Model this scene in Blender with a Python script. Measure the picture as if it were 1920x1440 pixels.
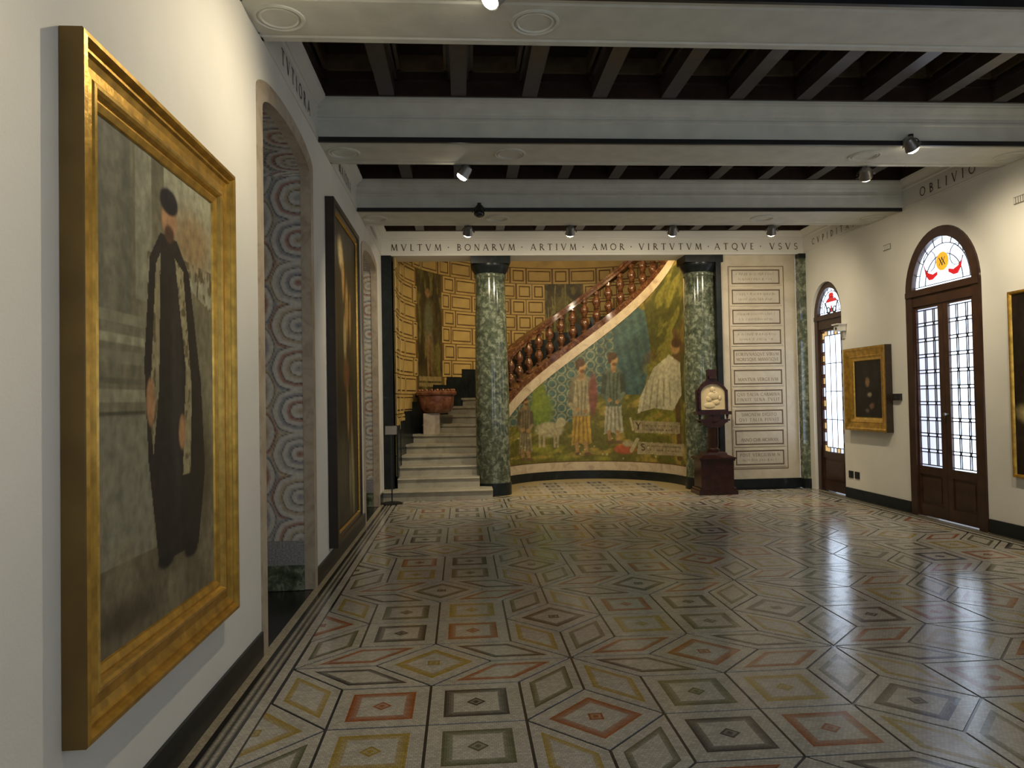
import bpy, math, random
import numpy as np
from mathutils import Vector, Matrix
for o in list(bpy.data.objects): bpy.data.objects.remove(o)
rnd = random.Random(7)
S = bpy.context.scene
COL = S.collection
R = math.radians
# ------------------------------------------------------------------ camera
FPX = 1351.93
CAM = np.array([1.038, -4.449, 1.593])
def cam_axes(yaw, pitch, roll):
    yaw, pitch, roll = R(yaw), R(pitch), R(roll)
    f = np.array([math.sin(yaw)*math.cos(pitch), math.cos(yaw)*math.cos(pitch), math.sin(pitch)])
    r = np.array([math.cos(yaw), -math.sin(yaw), 0.]); u = np.cross(r, f)
    return math.cos(roll)*r+math.sin(roll)*u, -math.sin(roll)*r+math.cos(roll)*u, f
CR, CU, CF = cam_axes(3.993, 1.259, -1.058)
cd = bpy.data.cameras.new('camera'); cam = bpy.data.objects.new('camera', cd); COL.objects.link(cam)
cd.sensor_fit = 'HORIZONTAL'; cd.sensor_width = 36; cd.lens = 36*FPX/1920; cd.clip_start = .05
m = Matrix.Identity(4)
for i in range(3):
    m[i][0] = CR[i]; m[i][1] = CU[i]; m[i][2] = -CF[i]; m[i][3] = CAM[i]
cam.matrix_world = m
S.camera = cam
# ------------------------------------------------------------------ world, exposure
w = bpy.data.worlds.new('world'); S.world = w; w.use_nodes = True
w.node_tree.nodes['Background'].inputs[0].default_value = (.75, .85, 1, 1)
w.node_tree.nodes['Background'].inputs[1].default_value = .6
S.view_settings.view_transform = 'Standard'; S.view_settings.look = 'None'
S.view_settings.gamma = 1; S.view_settings.use_curve_mapping = False
S.view_settings.exposure = 0.92
DAY = 2.0        # brightness of the daylit glass
WARM = (1, .86, .62)
# ------------------------------------------------------------------ room constants
XL, XR, YB, YF, ZS, ZT = -.255, 6.95, 7.55, -5.6, 4.03, 4.47
P = 1.68; SD = P/(2+math.sqrt(2))
CX, CY, RI, RO = 3.3, 8.1, 1.72, 3.35
BEAMS = [(-5.07, -4.45), (-2.62, -2.0), (-.164, .44), (2.287, 2.96), (4.745, 5.56)]
def pix(X):
    d = np.asarray(X)-CAM; z = d@CF
    return 960+FPX*(d@CR)/z, 720-FPX*(d@CU)/z
def ray(x, y): return (x-960)/FPX*CR+(720-y)/FPX*CU+CF
def ony(x, y, Y): d = ray(x, y); return CAM+d*(Y-CAM[1])/d[1]
# ------------------------------------------------------------------ materials
MATS = {}
def nt(name):
    mt = bpy.data.materials.new(name); mt.use_nodes = True; MATS[name] = mt
    n = mt.node_tree.nodes; return mt, n, mt.node_tree.links, n['Principled BSDF']
def mat(name, col, rough=.5, metal=0, var=.12, scale=6, bump=0, bscale=60, col2=None, spec=.5, coat=0):
    mt, n, l, b = nt(name)
    tc = n.new('ShaderNodeTexCoord'); nz = n.new('ShaderNodeTexNoise'); nz.inputs['Scale'].default_value = scale
    nz.inputs['Detail'].default_value = 5
    l.new(tc.outputs['Object'], nz.inputs['Vector'])
    rp = n.new('ShaderNodeValToRGB'); rp.color_ramp.elements[0].position = .3; rp.color_ramp.elements[1].position = .7
    c2 = col2 or tuple(c*(1-var) for c in col); c1 = col if col2 else tuple(min(1, c*(1+var*.5)) for c in col)
    rp.color_ramp.elements[0].color = (*c2, 1); rp.color_ramp.elements[1].color = (*c1, 1)
    l.new(nz.outputs['Fac'], rp.inputs[0]); l.new(rp.outputs[0], b.inputs['Base Color'])
    b.inputs['Roughness'].default_value = rough; b.inputs['Metallic'].default_value = metal
    b.inputs['Specular IOR Level'].default_value = spec; b.inputs['Coat Weight'].default_value = coat
    if bump:
        n2 = n.new('ShaderNodeTexNoise'); n2.inputs['Scale'].default_value = bscale; l.new(tc.outputs['Object'], n2.inputs['Vector'])
        bp = n.new('ShaderNodeBump'); bp.inputs['Strength'].default_value = bump; bp.inputs['Distance'].default_value = .01
        l.new(n2.outputs['Fac'], bp.inputs['Height']); l.new(bp.outputs[0], b.inputs['Normal'])
    return mt
def marble(name, stops, rough=.2, scale=5, dist=1.2, detail=9, spec=.5):
    mt, n, l, b = nt(name)
    tc = n.new('ShaderNodeTexCoord'); nz = n.new('ShaderNodeTexNoise'); nz.inputs['Scale'].default_value = scale
    nz.inputs['Detail'].default_value = detail; nz.inputs['Distortion'].default_value = dist; nz.inputs['Roughness'].default_value = .65
    l.new(tc.outputs['Object'], nz.inputs['Vector'])
    rp = n.new('ShaderNodeValToRGB'); cr = rp.color_ramp
    cr.elements[0].position, cr.elements[1].position = stops[0][0], stops[-1][0]
    cr.elements[0].color, cr.elements[1].color = (*stops[0][1], 1), (*stops[-1][1], 1)
    for p_, c_ in stops[1:-1]: cr.elements.new(p_).color = (*c_, 1)
    l.new(nz.outputs['Fac'], rp.inputs[0]); l.new(rp.outputs[0], b.inputs['Base Color'])
    b.inputs['Roughness'].default_value = rough; b.inputs['Specular IOR Level'].default_value = spec
    return mt
def attr_mat(name, rough=.5, tess=0, var=.15, nscale=25, spec=.5):
    mt, n, l, b = nt(name)
    at = n.new('ShaderNodeAttribute'); at.attribute_name = 'Col'
    tc = n.new('ShaderNodeTexCoord')
    nz = n.new('ShaderNodeTexNoise'); nz.inputs['Scale'].default_value = nscale; nz.inputs['Detail'].default_value = 6
    l.new(tc.outputs['Object'], nz.inputs['Vector'])
    mr = n.new('ShaderNodeMapRange'); mr.inputs[1].default_value = .3; mr.inputs[2].default_value = .7
    mr.inputs[3].default_value = 1-var; mr.inputs[4].default_value = 1+var
    l.new(nz.outputs['Fac'], mr.inputs[0])
    vm = n.new('ShaderNodeVectorMath'); vm.operation = 'SCALE'
    l.new(at.outputs['Color'], vm.inputs[0]); l.new(mr.outputs[0], vm.inputs['Scale'])
    out = vm.outputs[0]
    if tess:
        br = n.new('ShaderNodeTexBrick'); br.inputs['Scale'].default_value = tess
        br.inputs['Brick Width'].default_value = 1.3; br.inputs['Row Height'].default_value = 1
        br.inputs['Mortar Size'].default_value = .09; br.inputs['Mortar Smooth'].default_value = .6
        br.inputs['Color1'].default_value = (1.12, 1.12, 1.1, 1); br.inputs['Color2'].default_value = (.80, .79, .78, 1)
        br.inputs['Mortar'].default_value = (.55, .54, .52, 1)
        l.new(tc.outputs['Object'], br.inputs['Vector'])
        v2 = n.new('ShaderNodeVectorMath'); v2.operation = 'MULTIPLY'
        l.new(out, v2.inputs[0]); l.new(br.outputs['Color'], v2.inputs[1]); out = v2.outputs[0]
        n3 = n.new('ShaderNodeTexNoise'); n3.inputs['Scale'].default_value = 9; l.new(tc.outputs['Object'], n3.inputs['Vector'])
        bp = n.new('ShaderNodeBump'); bp.inputs['Strength'].default_value = .12; bp.inputs['Distance'].default_value = .01
        l.new(n3.outputs['Fac'], bp.inputs['Height']); l.new(bp.outputs[0], b.inputs['Normal'])
    l.new(out, b.inputs['Base Color']); b.inputs['Roughness'].default_value = rough
    b.inputs['Specular IOR Level'].default_value = spec
    return mt
def emit(name, col, strength):
    mt, n, l, b = nt(name)
    b.inputs['Base Color'].default_value = (*[c*.5 for c in col], 1); b.inputs['Roughness'].default_value = .25
    nz = n.new('ShaderNodeTexNoise'); nz.inputs['Scale'].default_value = 1.5
    tc = n.new('ShaderNodeTexCoord'); l.new(tc.outputs['Object'], nz.inputs['Vector'])
    mr = n.new('ShaderNodeMapRange'); mr.inputs[1].default_value = .3; mr.inputs[2].default_value = .7
    mr.inputs[3].default_value = strength*.8; mr.inputs[4].default_value = strength*1.2
    l.new(nz.outputs['Fac'], mr.inputs[0]); l.new(mr.outputs[0], b.inputs['Emission Strength'])
    b.inputs['Emission Color'].default_value = (*col, 1)
    return mt
M = {}
M['plaster'] = mat('wall_plaster', (.70, .675, .60), .75, var=.05, scale=2, bump=.08, bscale=90)
M['stucco'] = mat('beam_stucco', (.64, .63, .54), .65, var=.10, scale=5, bump=.1, bscale=40)
M['darkwood'] = mat('ceiling_wood', (.035, .02, .013), .35, var=.4, scale=8)
M['joistwood'] = mat('joist_wood', (.05, .035, .026), .35, var=.4, scale=9)
M['mouldwood'] = mat('moulding_wood', (.13, .09, .05), .35, var=.4, scale=9)
M['blackmarble'] = marble('black_marble', [(.3, (.006, .008, .009)), (.62, (.016, .02, .02)), (.72, (.05, .06, .055))], .3, 4, spec=.22)
M['green'] = marble('green_marble', [(.28, (.018, .026, .014)), (.42, (.058, .072, .045)), (.53, (.11, .125, .082)), (.60, (.25, .27, .19)), (.66, (.105, .125, .07)), (.75, (.05, .07, .035))], .13, 11, .35)
M['tan'] = marble('tan_marble', [(.3, (.30, .23, .16)), (.5, (.44, .36, .26)), (.7, (.50, .43, .32))], .3, 5)
M['pale'] = marble('pale_marble', [(.3, (.42, .35, .25)), (.55, (.52, .45, .33)), (.75, (.56, .49, .37))], .35, 2.2)
M['tablet'] = marble('tablet_marble', [(.3, (.40, .35, .27)), (.6, (.50, .44, .34)), (.75, (.54, .48, .38))], .4, 3)
M['groove'] = mat('tablet_groove', (.13, .085, .05), .7)
M['step'] = marble('step_stone', [(.3, (.30, .27, .20)), (.5, (.42, .385, .29)), (.7, (.47, .43, .33))], .35, 4)
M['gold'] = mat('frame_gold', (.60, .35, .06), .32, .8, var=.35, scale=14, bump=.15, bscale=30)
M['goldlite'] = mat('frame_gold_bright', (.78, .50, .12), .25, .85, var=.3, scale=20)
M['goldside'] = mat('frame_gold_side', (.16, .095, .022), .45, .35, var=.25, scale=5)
M['darkframe'] = mat('dark_frame_wood', (.028, .017, .01), .35, var=.4, scale=9)
M['door'] = mat('door_wood', (.045, .02, .012), .32, var=.4, scale=7)
M['lead'] = mat('lead_came', (.05, .055, .07), .5)
M['iron'] = mat('black_metal', (.012, .012, .013), .4)
M['chrome'] = mat('spot_metal', (.25, .24, .23), .3, .8)
M['redmarble'] = marble('red_marble', [(.3, (.09, .028, .016)), (.5, (.20, .075, .04)), (.7, (.30, .14, .08))], .25, 7)
M['baluster'] = marble('brown_marble', [(.3, (.03, .011, .006)), (.5, (.085, .034, .016)), (.7, (.24, .12, .06))], .14, 9)
M['ochre'] = mat('ochre_block', (.46, .315, .10), .6, var=.22, scale=3)
M['ochrejoint'] = mat('ochre_joint', (.14, .075, .02), .6, var=.2, scale=4)
M['brownline'] = mat('brown_line', (.085, .04, .012), .7)
M['granite'] = mat('granite', (.28, .27, .26), .4, var=.5, scale=70)
M['redwood'] = mat('mahogany', (.03, .008, .006), .22, var=.4, scale=7)
M['blackbase'] = mat('black_joint', (.012, .011, .011), .2)
M['creambase'] = mat('cream_ground', (.46, .37, .20), .2, var=.15, scale=30)
M['ivory'] = mat('ivory_relief', (.70, .56, .32), .45, var=.1, scale=9)
M['letter'] = mat('inscription_gilt', (.07, .048, .018), .45, 0, var=.3, scale=8)
M['ink'] = mat('tablet_ink', (.20, .14, .09), .7)
M['scrollink'] = mat('scroll_ink', (.03, .02, .01), .7)
M['white'] = mat('white_plastic', (.6, .59, .55), .5)
M['blackplastic'] = mat('black_plastic', (.012, .01, .01), .4)
M['grille'] = mat('vent_grille', (.22, .2, .16), .6)
M['print'] = mat('printed_sheet', (.22, .21, .2), .5)
M['paint'] = attr_mat('oil_paint', .42, var=.25, nscale=18, spec=.25)
M['fresco'] = attr_mat('fresco_paint', .6, var=.3, nscale=14)
M['relief'] = attr_mat('scale_paint', .6, var=.15, nscale=30)
M['mosaic'] = attr_mat('mosaic', .17, tess=62, var=.10, nscale=4, spec=.5)
M['glass'] = emit('daylit_glass', (.68, .81, 1), DAY)
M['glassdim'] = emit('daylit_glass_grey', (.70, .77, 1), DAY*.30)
M['glassamber'] = emit('amber_glass', (.85, .55, .22), DAY*.2)
M['glassgold'] = emit('gold_glass', (.85, .42, .03), DAY*.24)
M['glassred'] = emit('red_glass', (.65, .015, .02), DAY*.2)
M['glassbrown'] = emit('brown_glass', (.22, .08, .05), DAY*.12)
M['bulb'] = emit('lamp_glow', (1, .9, .7), 14)
M['tube'] = emit('warm_tube', (1, .78, .42), 3)
M['lens'] = mat('dark_lens', (.03, .025, .025), .15)
# ------------------------------------------------------------------ mesh helpers
ORI = {}
class MB:
    def __init__(s): s.v = []; s.f = []; s.m = []
    def add(s, vs, fs, mi=0):
        k = len(s.v); s.v += [tuple(map(float, v)) for v in vs]
        s.f += [tuple(k+i for i in f) for f in fs]; s.m += [mi]*len(fs); return s
    def box(s, x0, x1, y0, y1, z0, z1, mi=0):
        return s.add([(x, y, z) for z in (z0, z1) for y in (y0, y1) for x in (x0, x1)],
                     [(0, 2, 3, 1), (4, 5, 7, 6), (0, 1, 5, 4), (1, 3, 7, 5), (3, 2, 6, 7), (2, 0, 4, 6)], mi)
    def grid(s, rows, mi=0, closed=False):
        n = len(rows[0]); fs = []
        for i in range(len(rows)-1):
            for j in range(n if closed else n-1):
                a, b = i*n+j, i*n+(j+1) % n; fs.append((a, b, b+n, a+n))
        return s.add([v for r in rows for v in r], fs, mi)
    def cap(s, ring, mi=0): return s.add(ring, [tuple(range(len(ring)))], mi)
    def lathe(s, prof, cx, cy, cz, n=24, mi=0, axis=None):
        ax = Vector(axis or (0, 0, 1)).normalized(); q = ax.to_track_quat('Z', 'Y')
        rows = [[tuple(Vector((cx, cy, cz))+q @ Vector((r*math.cos(2*math.pi*k/n), r*math.sin(2*math.pi*k/n), h))) for k in range(n)] for r, h in prof]
        s.grid(rows, mi, True)
        s.cap(rows[0][::-1], mi); s.cap(rows[-1], mi); return s
    def prism(s, prof, p0, du, dv, dw, mi=0):
        """profile (u,v) polygon extruded along dw from p0"""
        p0, du, dv, dw = map(Vector, (p0, du, dv, dw))
        a = [tuple(p0+du*u+dv*v) for u, v in prof]; b = [tuple(p0+du*u+dv*v+dw) for u, v in prof]
        n = len(prof)
        return s.add(a+b, [tuple(range(n))[::-1], tuple(range(n, 2*n))]+[(i, (i+1) % n, n+(i+1) % n, n+i) for i in range(n)], mi)
    def tube(s, pts, r, n=8, mi=0):
        pts = [Vector(p) for p in pts]; rows = []
        for i, p in enumerate(pts):
            t = (pts[min(i+1, len(pts)-1)]-pts[max(i-1, 0)]).normalized()
            q = t.to_track_quat('Z', 'Y')
            rows.append([tuple(p+q @ Vector((r*math.cos(2*math.pi*k/n), r*math.sin(2*math.pi*k/n), 0))) for k in range(n)])
        s.grid(rows, mi, True); s.cap(rows[0][::-1], mi); s.cap(rows[-1], mi); return s
    def sector(s, r0, r1, t0, t1, z0, z1, n=4, mi=0, c=(CX, CY)):
        ang = [R(t0+(t1-t0)*i/n) for i in range(n+1)]
        rows = [[(c[0]+r*math.cos(a), c[1]+r*math.sin(a), z) for r, z in ((r0, z0), (r1, z0), (r1, z1), (r0, z1))] for a in ang]
        s.grid(rows, mi, True); s.cap(rows[0][::-1], mi); s.cap(rows[-1], mi); return s
    def build(s, name, mats, parent=None, smooth=False, origin=None):
        me = bpy.data.meshes.new(name)
        v = np.array(s.v)
        lo, hi = v.min(0), v.max(0)
        o_ = np.array(origin) if origin is not None else np.array([(lo[0]+hi[0])/2, (lo[1]+hi[1])/2, lo[2]])
        me.from_pydata([tuple(p) for p in (v-o_)], [], s.f)
        mats = mats if isinstance(mats, (list, tuple)) else [mats]
        for mm in mats: me.materials.append(M[mm])
        if len(mats) > 1: me.polygons.foreach_set('material_index', s.m)
        fix_normals(me)
        if smooth: shade(me, smooth if smooth is not True else 40)
        return link(me, name, o_, parent)
import bmesh
def fix_normals(me):
    b = bmesh.new(); b.from_mesh(me); bmesh.ops.recalc_face_normals(b, faces=b.faces); b.to_mesh(me); b.free()
def shade(me, ang):
    b = bmesh.new(); b.from_mesh(me); bmesh.ops.remove_doubles(b, verts=b.verts, dist=1e-5)
    for f in b.faces: f.smooth = True
    for e in b.edges:
        if len(e.link_faces) == 2 and e.calc_face_angle(0) > R(ang): e.smooth = False
    b.to_mesh(me); b.free()
def link(me, name, o_, parent, rotz=0):
    ob = bpy.data.objects.new(name, me); COL.objects.link(ob)
    ORI[ob.name] = np.array(o_, float)
    if parent is not None:
        ob.parent = parent; ob.location = tuple(np.array(o_)-ORI[parent.name])
    else: ob.location = tuple(o_)
    ob.rotation_euler[2] = rotz
    return ob
def tag(o, label, cat, group=None, kind=None):
    o['label'] = label; o['category'] = cat
    if group: o['group'] = group
    if kind: o['kind'] = kind
    return o
def thing(name, loc, label, cat, group=None, kind=None):
    o = bpy.data.objects.new(name, None); COL.objects.link(o); o.location = loc; o.empty_display_size = .1
    ORI[o.name] = np.array(loc, float)
    return tag(o, label, cat, group, kind)
def box(name, m_, b, parent=None): return MB().box(*b).build(name, m_, parent)
def paint(name, nu, nv, pos, colf, parent, mname):
    U, V = np.meshgrid(np.linspace(0, 1, nu+1), np.linspace(0, 1, nv+1))
    Pp = pos(U, V); Cc = np.clip(colf(U, V, Pp), 0, 1)
    v = Pp.reshape(-1, 3); o_ = (v.min(0)+v.max(0))/2
    me = bpy.data.meshes.new(name)
    idx = (np.arange(nv)[:, None]*(nu+1)+np.arange(nu)[None]).ravel()
    me.from_pydata((v-o_).tolist(), [], np.stack([idx, idx+1, idx+nu+2, idx+nu+1], 1).tolist())
    a = me.color_attributes.new('Col', 'FLOAT_COLOR', 'POINT')
    a.data.foreach_set('color', np.c_[Cc.reshape(-1, 3), np.ones(len(v))].ravel())
    me.materials.append(M[mname])
    for p_ in me.polygons: p_.use_smooth = True
    return link(me, name, o_, parent)
def sstep(a, b, x): t = np.clip((x-a)/(b-a), 0, 1); return t*t*(3-2*t)
def noise2(U, V, seed, oct=4, s=4):
    rg = np.random.RandomState(seed); out = 0*U; amp = 1
    for k in range(oct):
        n = int(s*2**k)+2; g = rg.rand(n+1, n+1)
        x = np.clip(U, 0, .9999)*(n-1); y = np.clip(V, 0, .9999)*(n-1)
        i, j = x.astype(int), y.astype(int); fx, fy = x-i, y-j; fx = fx*fx*(3-2*fx); fy = fy*fy*(3-2*fy)
        out = out+amp*((g[j, i]*(1-fx)+g[j, i+1]*fx)*(1-fy)+(g[j+1, i]*(1-fx)+g[j+1, i+1]*fx)*fy-.5); amp *= .5
    return out
class Canvas:
    def __init__(s, X, Y, base): s.X, s.Y = X, Y; s.c = np.ones(X.shape+(3,))*np.array(base)
    def mix(s, mk, col): s.c = s.c*(1-mk[..., None])+np.array(col)*mk[..., None]
    def ell(s, cx, cy, rx, ry, col, soft=.25, op=1, rot=0):
        a = R(rot); dx, dy = s.X-cx, s.Y-cy
        d = np.hypot((dx*math.cos(a)+dy*math.sin(a))/rx, (-dx*math.sin(a)+dy*math.cos(a))/ry)
        s.mix((1-sstep(1-soft, 1+soft, d))*op, col)
    def poly(s, pts, col, op=1):
        ins = np.zeros(s.X.shape, bool); n = len(pts)
        for i in range(n):
            (x0, y0), (x1, y1) = pts[i], pts[(i+1) % n]
            if y0 == y1: continue
            ins ^= ((y0 > s.Y) != (y1 > s.Y)) & (s.X < (x1-x0)*(s.Y-y0)/(y1-y0)+x0)
        s.mix(ins*float(op), col)
    def line(s, x0, y0, x1, y1, r, col, op=1):
        dx, dy = x1-x0, y1-y0; t = np.clip(((s.X-x0)*dx+(s.Y-y0)*dy)/(dx*dx+dy*dy+1e-9), 0, 1)
        d = np.hypot(s.X-x0-t*dx, s.Y-y0-t*dy); s.mix((1-sstep(r*.7, r*1.2, d))*op, col)
# ------------------------------------------------------------------ roman capitals from strokes
def arc(cx, cy, rx, ry, a0, a1, n=12): return [(cx+rx*math.cos(R(a0+(a1-a0)*i/n)), cy+ry*math.sin(R(a0+(a1-a0)*i/n))) for i in range(n+1)]
TK, TN = .15, .085
def stem(x): return ([(x, 0), (x, 1)], TK), ([(x-.13, .02), (x+.13, .02)], .045), ([(x-.13, .98), (x+.13, .98)], .045)
FONT = {
 'A': (.8, [([(.02, 0), (.38, 1)], TN), ([(.38, 1), (.76, 0)], TK), ([(.16, .35), (.6, .35)], TN), ([(-.06, .02), (.12, .02)], .045), ([(.64, .02), (.88, .02)], .045)]),
 'B': (.62, [*stem(.12), (arc(.12, .75, .36, .22, 90, -90), TK*.8), (arc(.12, .28, .44, .25, 90, -90), TK*.8)]),
 'C': (.8, [(arc(.48, .5, .44, .46, 48, 312, 16), TK*.85)]),
 'D': (.8, [*stem(.12), (arc(.12, .5, .6, .46, 90, -90), TK*.85)]),
 'E': (.55, [*stem(.12), ([(.12, .96), (.5, .96)], TN), ([(.12, .52), (.44, .52)], TN), ([(.12, .04), (.53, .04)], TN)]),
 'F': (.52, [*stem(.12), ([(.12, .96), (.5, .96)], TN), ([(.12, .52), (.44, .52)], TN)]),
 'G': (.82, [(arc(.48, .5, .44, .46, 48, 312, 16), TK*.85), ([(.76, .1), (.76, .44)], TK*.8)]),
 'H': (.78, [*stem(.12), *stem(.66), ([(.12, .5), (.66, .5)], TN)]),
 'I': (.26, [*stem(.13)]),
 'L': (.52, [*stem(.12), ([(.12, .04), (.52, .04)], TN)]),
 'M': (.96, [([(.06, 0), (.16, 1)], TN), ([(.16, 1), (.48, .05)], TK), ([(.48, .05), (.8, 1)], TN), ([(.8, 1), (.9, 0)], TK), ([(-.04, .02), (.16, .02)], .045), ([(.78, .02), (1., .02)], .045)]),
 'N': (.82, [([(.1, 0), (.1, 1)], TN), ([(.1, 1), (.7, 0)], TK), ([(.7, 0), (.7, 1)], TN), ([(0, .02), (.2, .02)], .045), ([(.6, .98), (.8, .98)], .045)]),
 'O': (.92, [(arc(.46, .5, .41, .46, 0, 360, 20), TK*.85)]),
 'P': (.58, [*stem(.12), (arc(.12, .72, .4, .25, 90, -90), TK*.8)]),
 'Q': (.95, [(arc(.46, .5, .41, .46, 0, 360, 20), TK*.85), ([(.5, .1), (.95, -.2)], TK*.7)]),
 'R': (.68, [*stem(.12), (arc(.12, .74, .38, .23, 90, -90), TK*.8), ([(.3, .5), (.7, 0)], TK)]),
 'S': (.54, [(arc(.27, .73, .21, .23, 30, 270, 10), TK*.75), (arc(.27, .26, .24, .24, 90, -150, 10), TK*.75)]),
 'T': (.7, [*stem(.35), ([(0, .96), (.7, .96)], TN), ([(.02, .82), (.02, .98)], .05), ([(.68, .82), (.68, .98)], .05)]),
 'V': (.78, [([(.04, 1), (.4, 0)], TK), ([(.4, 0), (.74, 1)], TN), ([(-.06, .98), (.16, .98)], .045), ([(.63, .98), (.84, .98)], .045)]),
 'X': (.74, [([(.04, 1), (.7, 0)], TK), ([(.04, 0), (.7, 1)], TN)]),
 'Y': (.7, [([(.04, 1), (.35, .48)], TK), ([(.68, 1), (.35, .48)], TN), ([(.35, .5), (.35, 0)], TK), ([(.22, .02), (.48, .02)], .045)]),
 '.': (.2, [([(.1, .42), (.1, .58)], .16)]), ' ': (.4, [])}
def text(mb, st, u0, u1, v0, h, fn):
    """string between u0 and u1, height h, mapped by fn(u,v) to a point"""
    wd = sum(FONT[c][0] for c in st); gap = 0 if len(st) < 2 else ((u1-u0)/h-wd)/(len(st)-1)
    x = u0
    for c in st:
        wc, strokes = FONT[c]
        for pts, t in strokes:
            for (a, b), (c_, d) in zip(pts[:-1], pts[1:]):
                L = math.hypot(c_-a, d-b) or 1; nx, ny = -(d-b)/L*t/2, (c_-a)/L*t/2
                q = [(a+nx, b+ny), (a-nx, b-ny), (c_-nx, d-ny), (c_+nx, d+ny)]
                mb.add([fn(x+u*h, v0+v*h) for u, v in q], [(0, 1, 2, 3)])
        x += (wc+gap)*h
    return mb
def marks(mb, u0, u1, v0, h, fn, seed):
    """a line of lettering too worn to read: short broken stems"""
    g = random.Random(seed); x = u0
    while x < u1:
        wv = h*g.uniform(.12, .2); a, b = g.uniform(0, .3), g.uniform(.6, 1); sl = g.uniform(-.25, .25)*h
        mb.add([fn(x, v0+a*h), fn(x+wv*.7, v0+a*h), fn(x+wv*.7+sl, v0+b*h), fn(x+sl, v0+b*h)], [(0, 1, 2, 3)])
        x += h*g.choice([.32, .4, .5, .5, .85])
    return mb

# ================================================================== FLOOR
floor = box('floor', 'blackbase', (-2.1, XR+.5, YF-.2, 11.8, -.12, -.004))
tag(floor, 'polished mosaic floor of stars, lozenges and squares with black joints', 'floor', kind='structure')
CREAM = (.47, .435, .365)
TCOL = {'G': (.10, .105, .045), 'K': (.022, .02, .023), 'O': (.31, .078, .013), 'Y': (.36, .25, .035)}
def inset(poly, d):
    n = len(poly); out = []
    c = np.mean(poly, 0)
    L = []
    for i in range(n):
        a, b = np.array(poly[i]), np.array(poly[(i+1) % n]); t = (b-a)/np.linalg.norm(b-a); nn = np.array([-t[1], t[0]])
        if nn@(c-a) < 0: nn = -nn
        L.append((nn, nn@a+d))
    for i in range(n):
        A = np.array([L[i-1][0], L[i][0]]); out.append(np.linalg.solve(A, [L[i-1][1], L[i][1]]))
    return out
def clip(poly, x0, x1, y0, y1):
    for ax, lim, sg in ((0, x0, 1), (0, x1, -1), (1, y0, 1), (1, y1, -1)):
        out = []
        for i in range(len(poly)):
            a, b = poly[i-1], poly[i]; da, db = sg*(a[ax]-lim), sg*(b[ax]-lim)
            if (da >= 0) != (db >= 0): out.append(a+(b-a)*da/(da-db))
            if db >= 0: out.append(b)
        poly = out
        if not poly: return []
    return poly
def tile_layers(poly, col, kind):
    """list of (polygon, colour)"""
    c = np.array(TCOL[col]); cr = np.array(CREAM)
    big = kind == 'sq'
    a, b = (.078, .128) if big else (.056, .090)
    lay = [(inset(poly, .0075), cr), (inset(poly, a), c)]
    for k in range(1, 4): lay.append((inset(poly, a+(b-a)*k/4), c*(1-k*.12)+cr*k*.12))
    lay.append((inset(poly, b), cr*1.02))
    if big:
        ce = np.mean(poly, 0); e = (np.array(poly[1])-poly[0]); e /= np.linalg.norm(e); f_ = np.array([-e[1], e[0]])
        for s_, cc in ((.052, c*.9), (.036, c*.6+cr*.4), (.018, c)):
            lay.append(([ce+e*s_, ce+f_*s_, ce-e*s_, ce-f_*s_], cc))
    return lay
def tile_mesh(lays, rect, org):
    vs, fs, cs = [], [], []
    def face(pts, z, col):
        k = len(vs); vs.extend((p_[0]-org[0], p_[1]-org[1], z) for p_ in pts); fs.append(tuple(range(k, k+len(pts)))); cs.extend([col]*len(pts))
    for i, (pl, col) in enumerate(lays):
        q = clip([np.array(p_) for p_ in pl], *rect)
        if len(q) < 3: continue
        if sum(q[j-1][0]*q[j][1]-q[j][0]*q[j-1][1] for j in range(len(q))) < 0: q = q[::-1]
        face(q, i*.00025, col)
        if i == 0:
            for j in range(len(q)):
                a, b = q[j-1], q[j]; k = len(vs)
                vs.extend([(a[0]-org[0], a[1]-org[1], -.004), (b[0]-org[0], b[1]-org[1], -.004), (b[0]-org[0], b[1]-org[1], 0), (a[0]-org[0], a[1]-org[1], 0)])
                fs.append((k, k+1, k+2, k+3)); cs.extend([col]*4)
    return vs, fs, cs
def tile_obj(vs, fs, cs, name):
    me = bpy.data.meshes.new(name); me.from_pydata([tuple(map(float, v)) for v in vs], [], fs)
    a = me.color_attributes.new('Col', 'FLOAT_COLOR', 'CORNER')
    cl = []
    for f in fs: cl += [(*cs[i], 1) for i in f]
    a.data.foreach_set('color', np.array(cl).ravel()); me.materials.append(M['mosaic']); return me
RECT = (0, 4*P, YF+.1, 7.46)
tiles = []
h_ = SD*math.sqrt(.5)
rot = lambda p_, a: np.array([p_[0]*math.cos(a)-p_[1]*math.sin(a), p_[0]*math.sin(a)+p_[1]*math.cos(a)])
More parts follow.
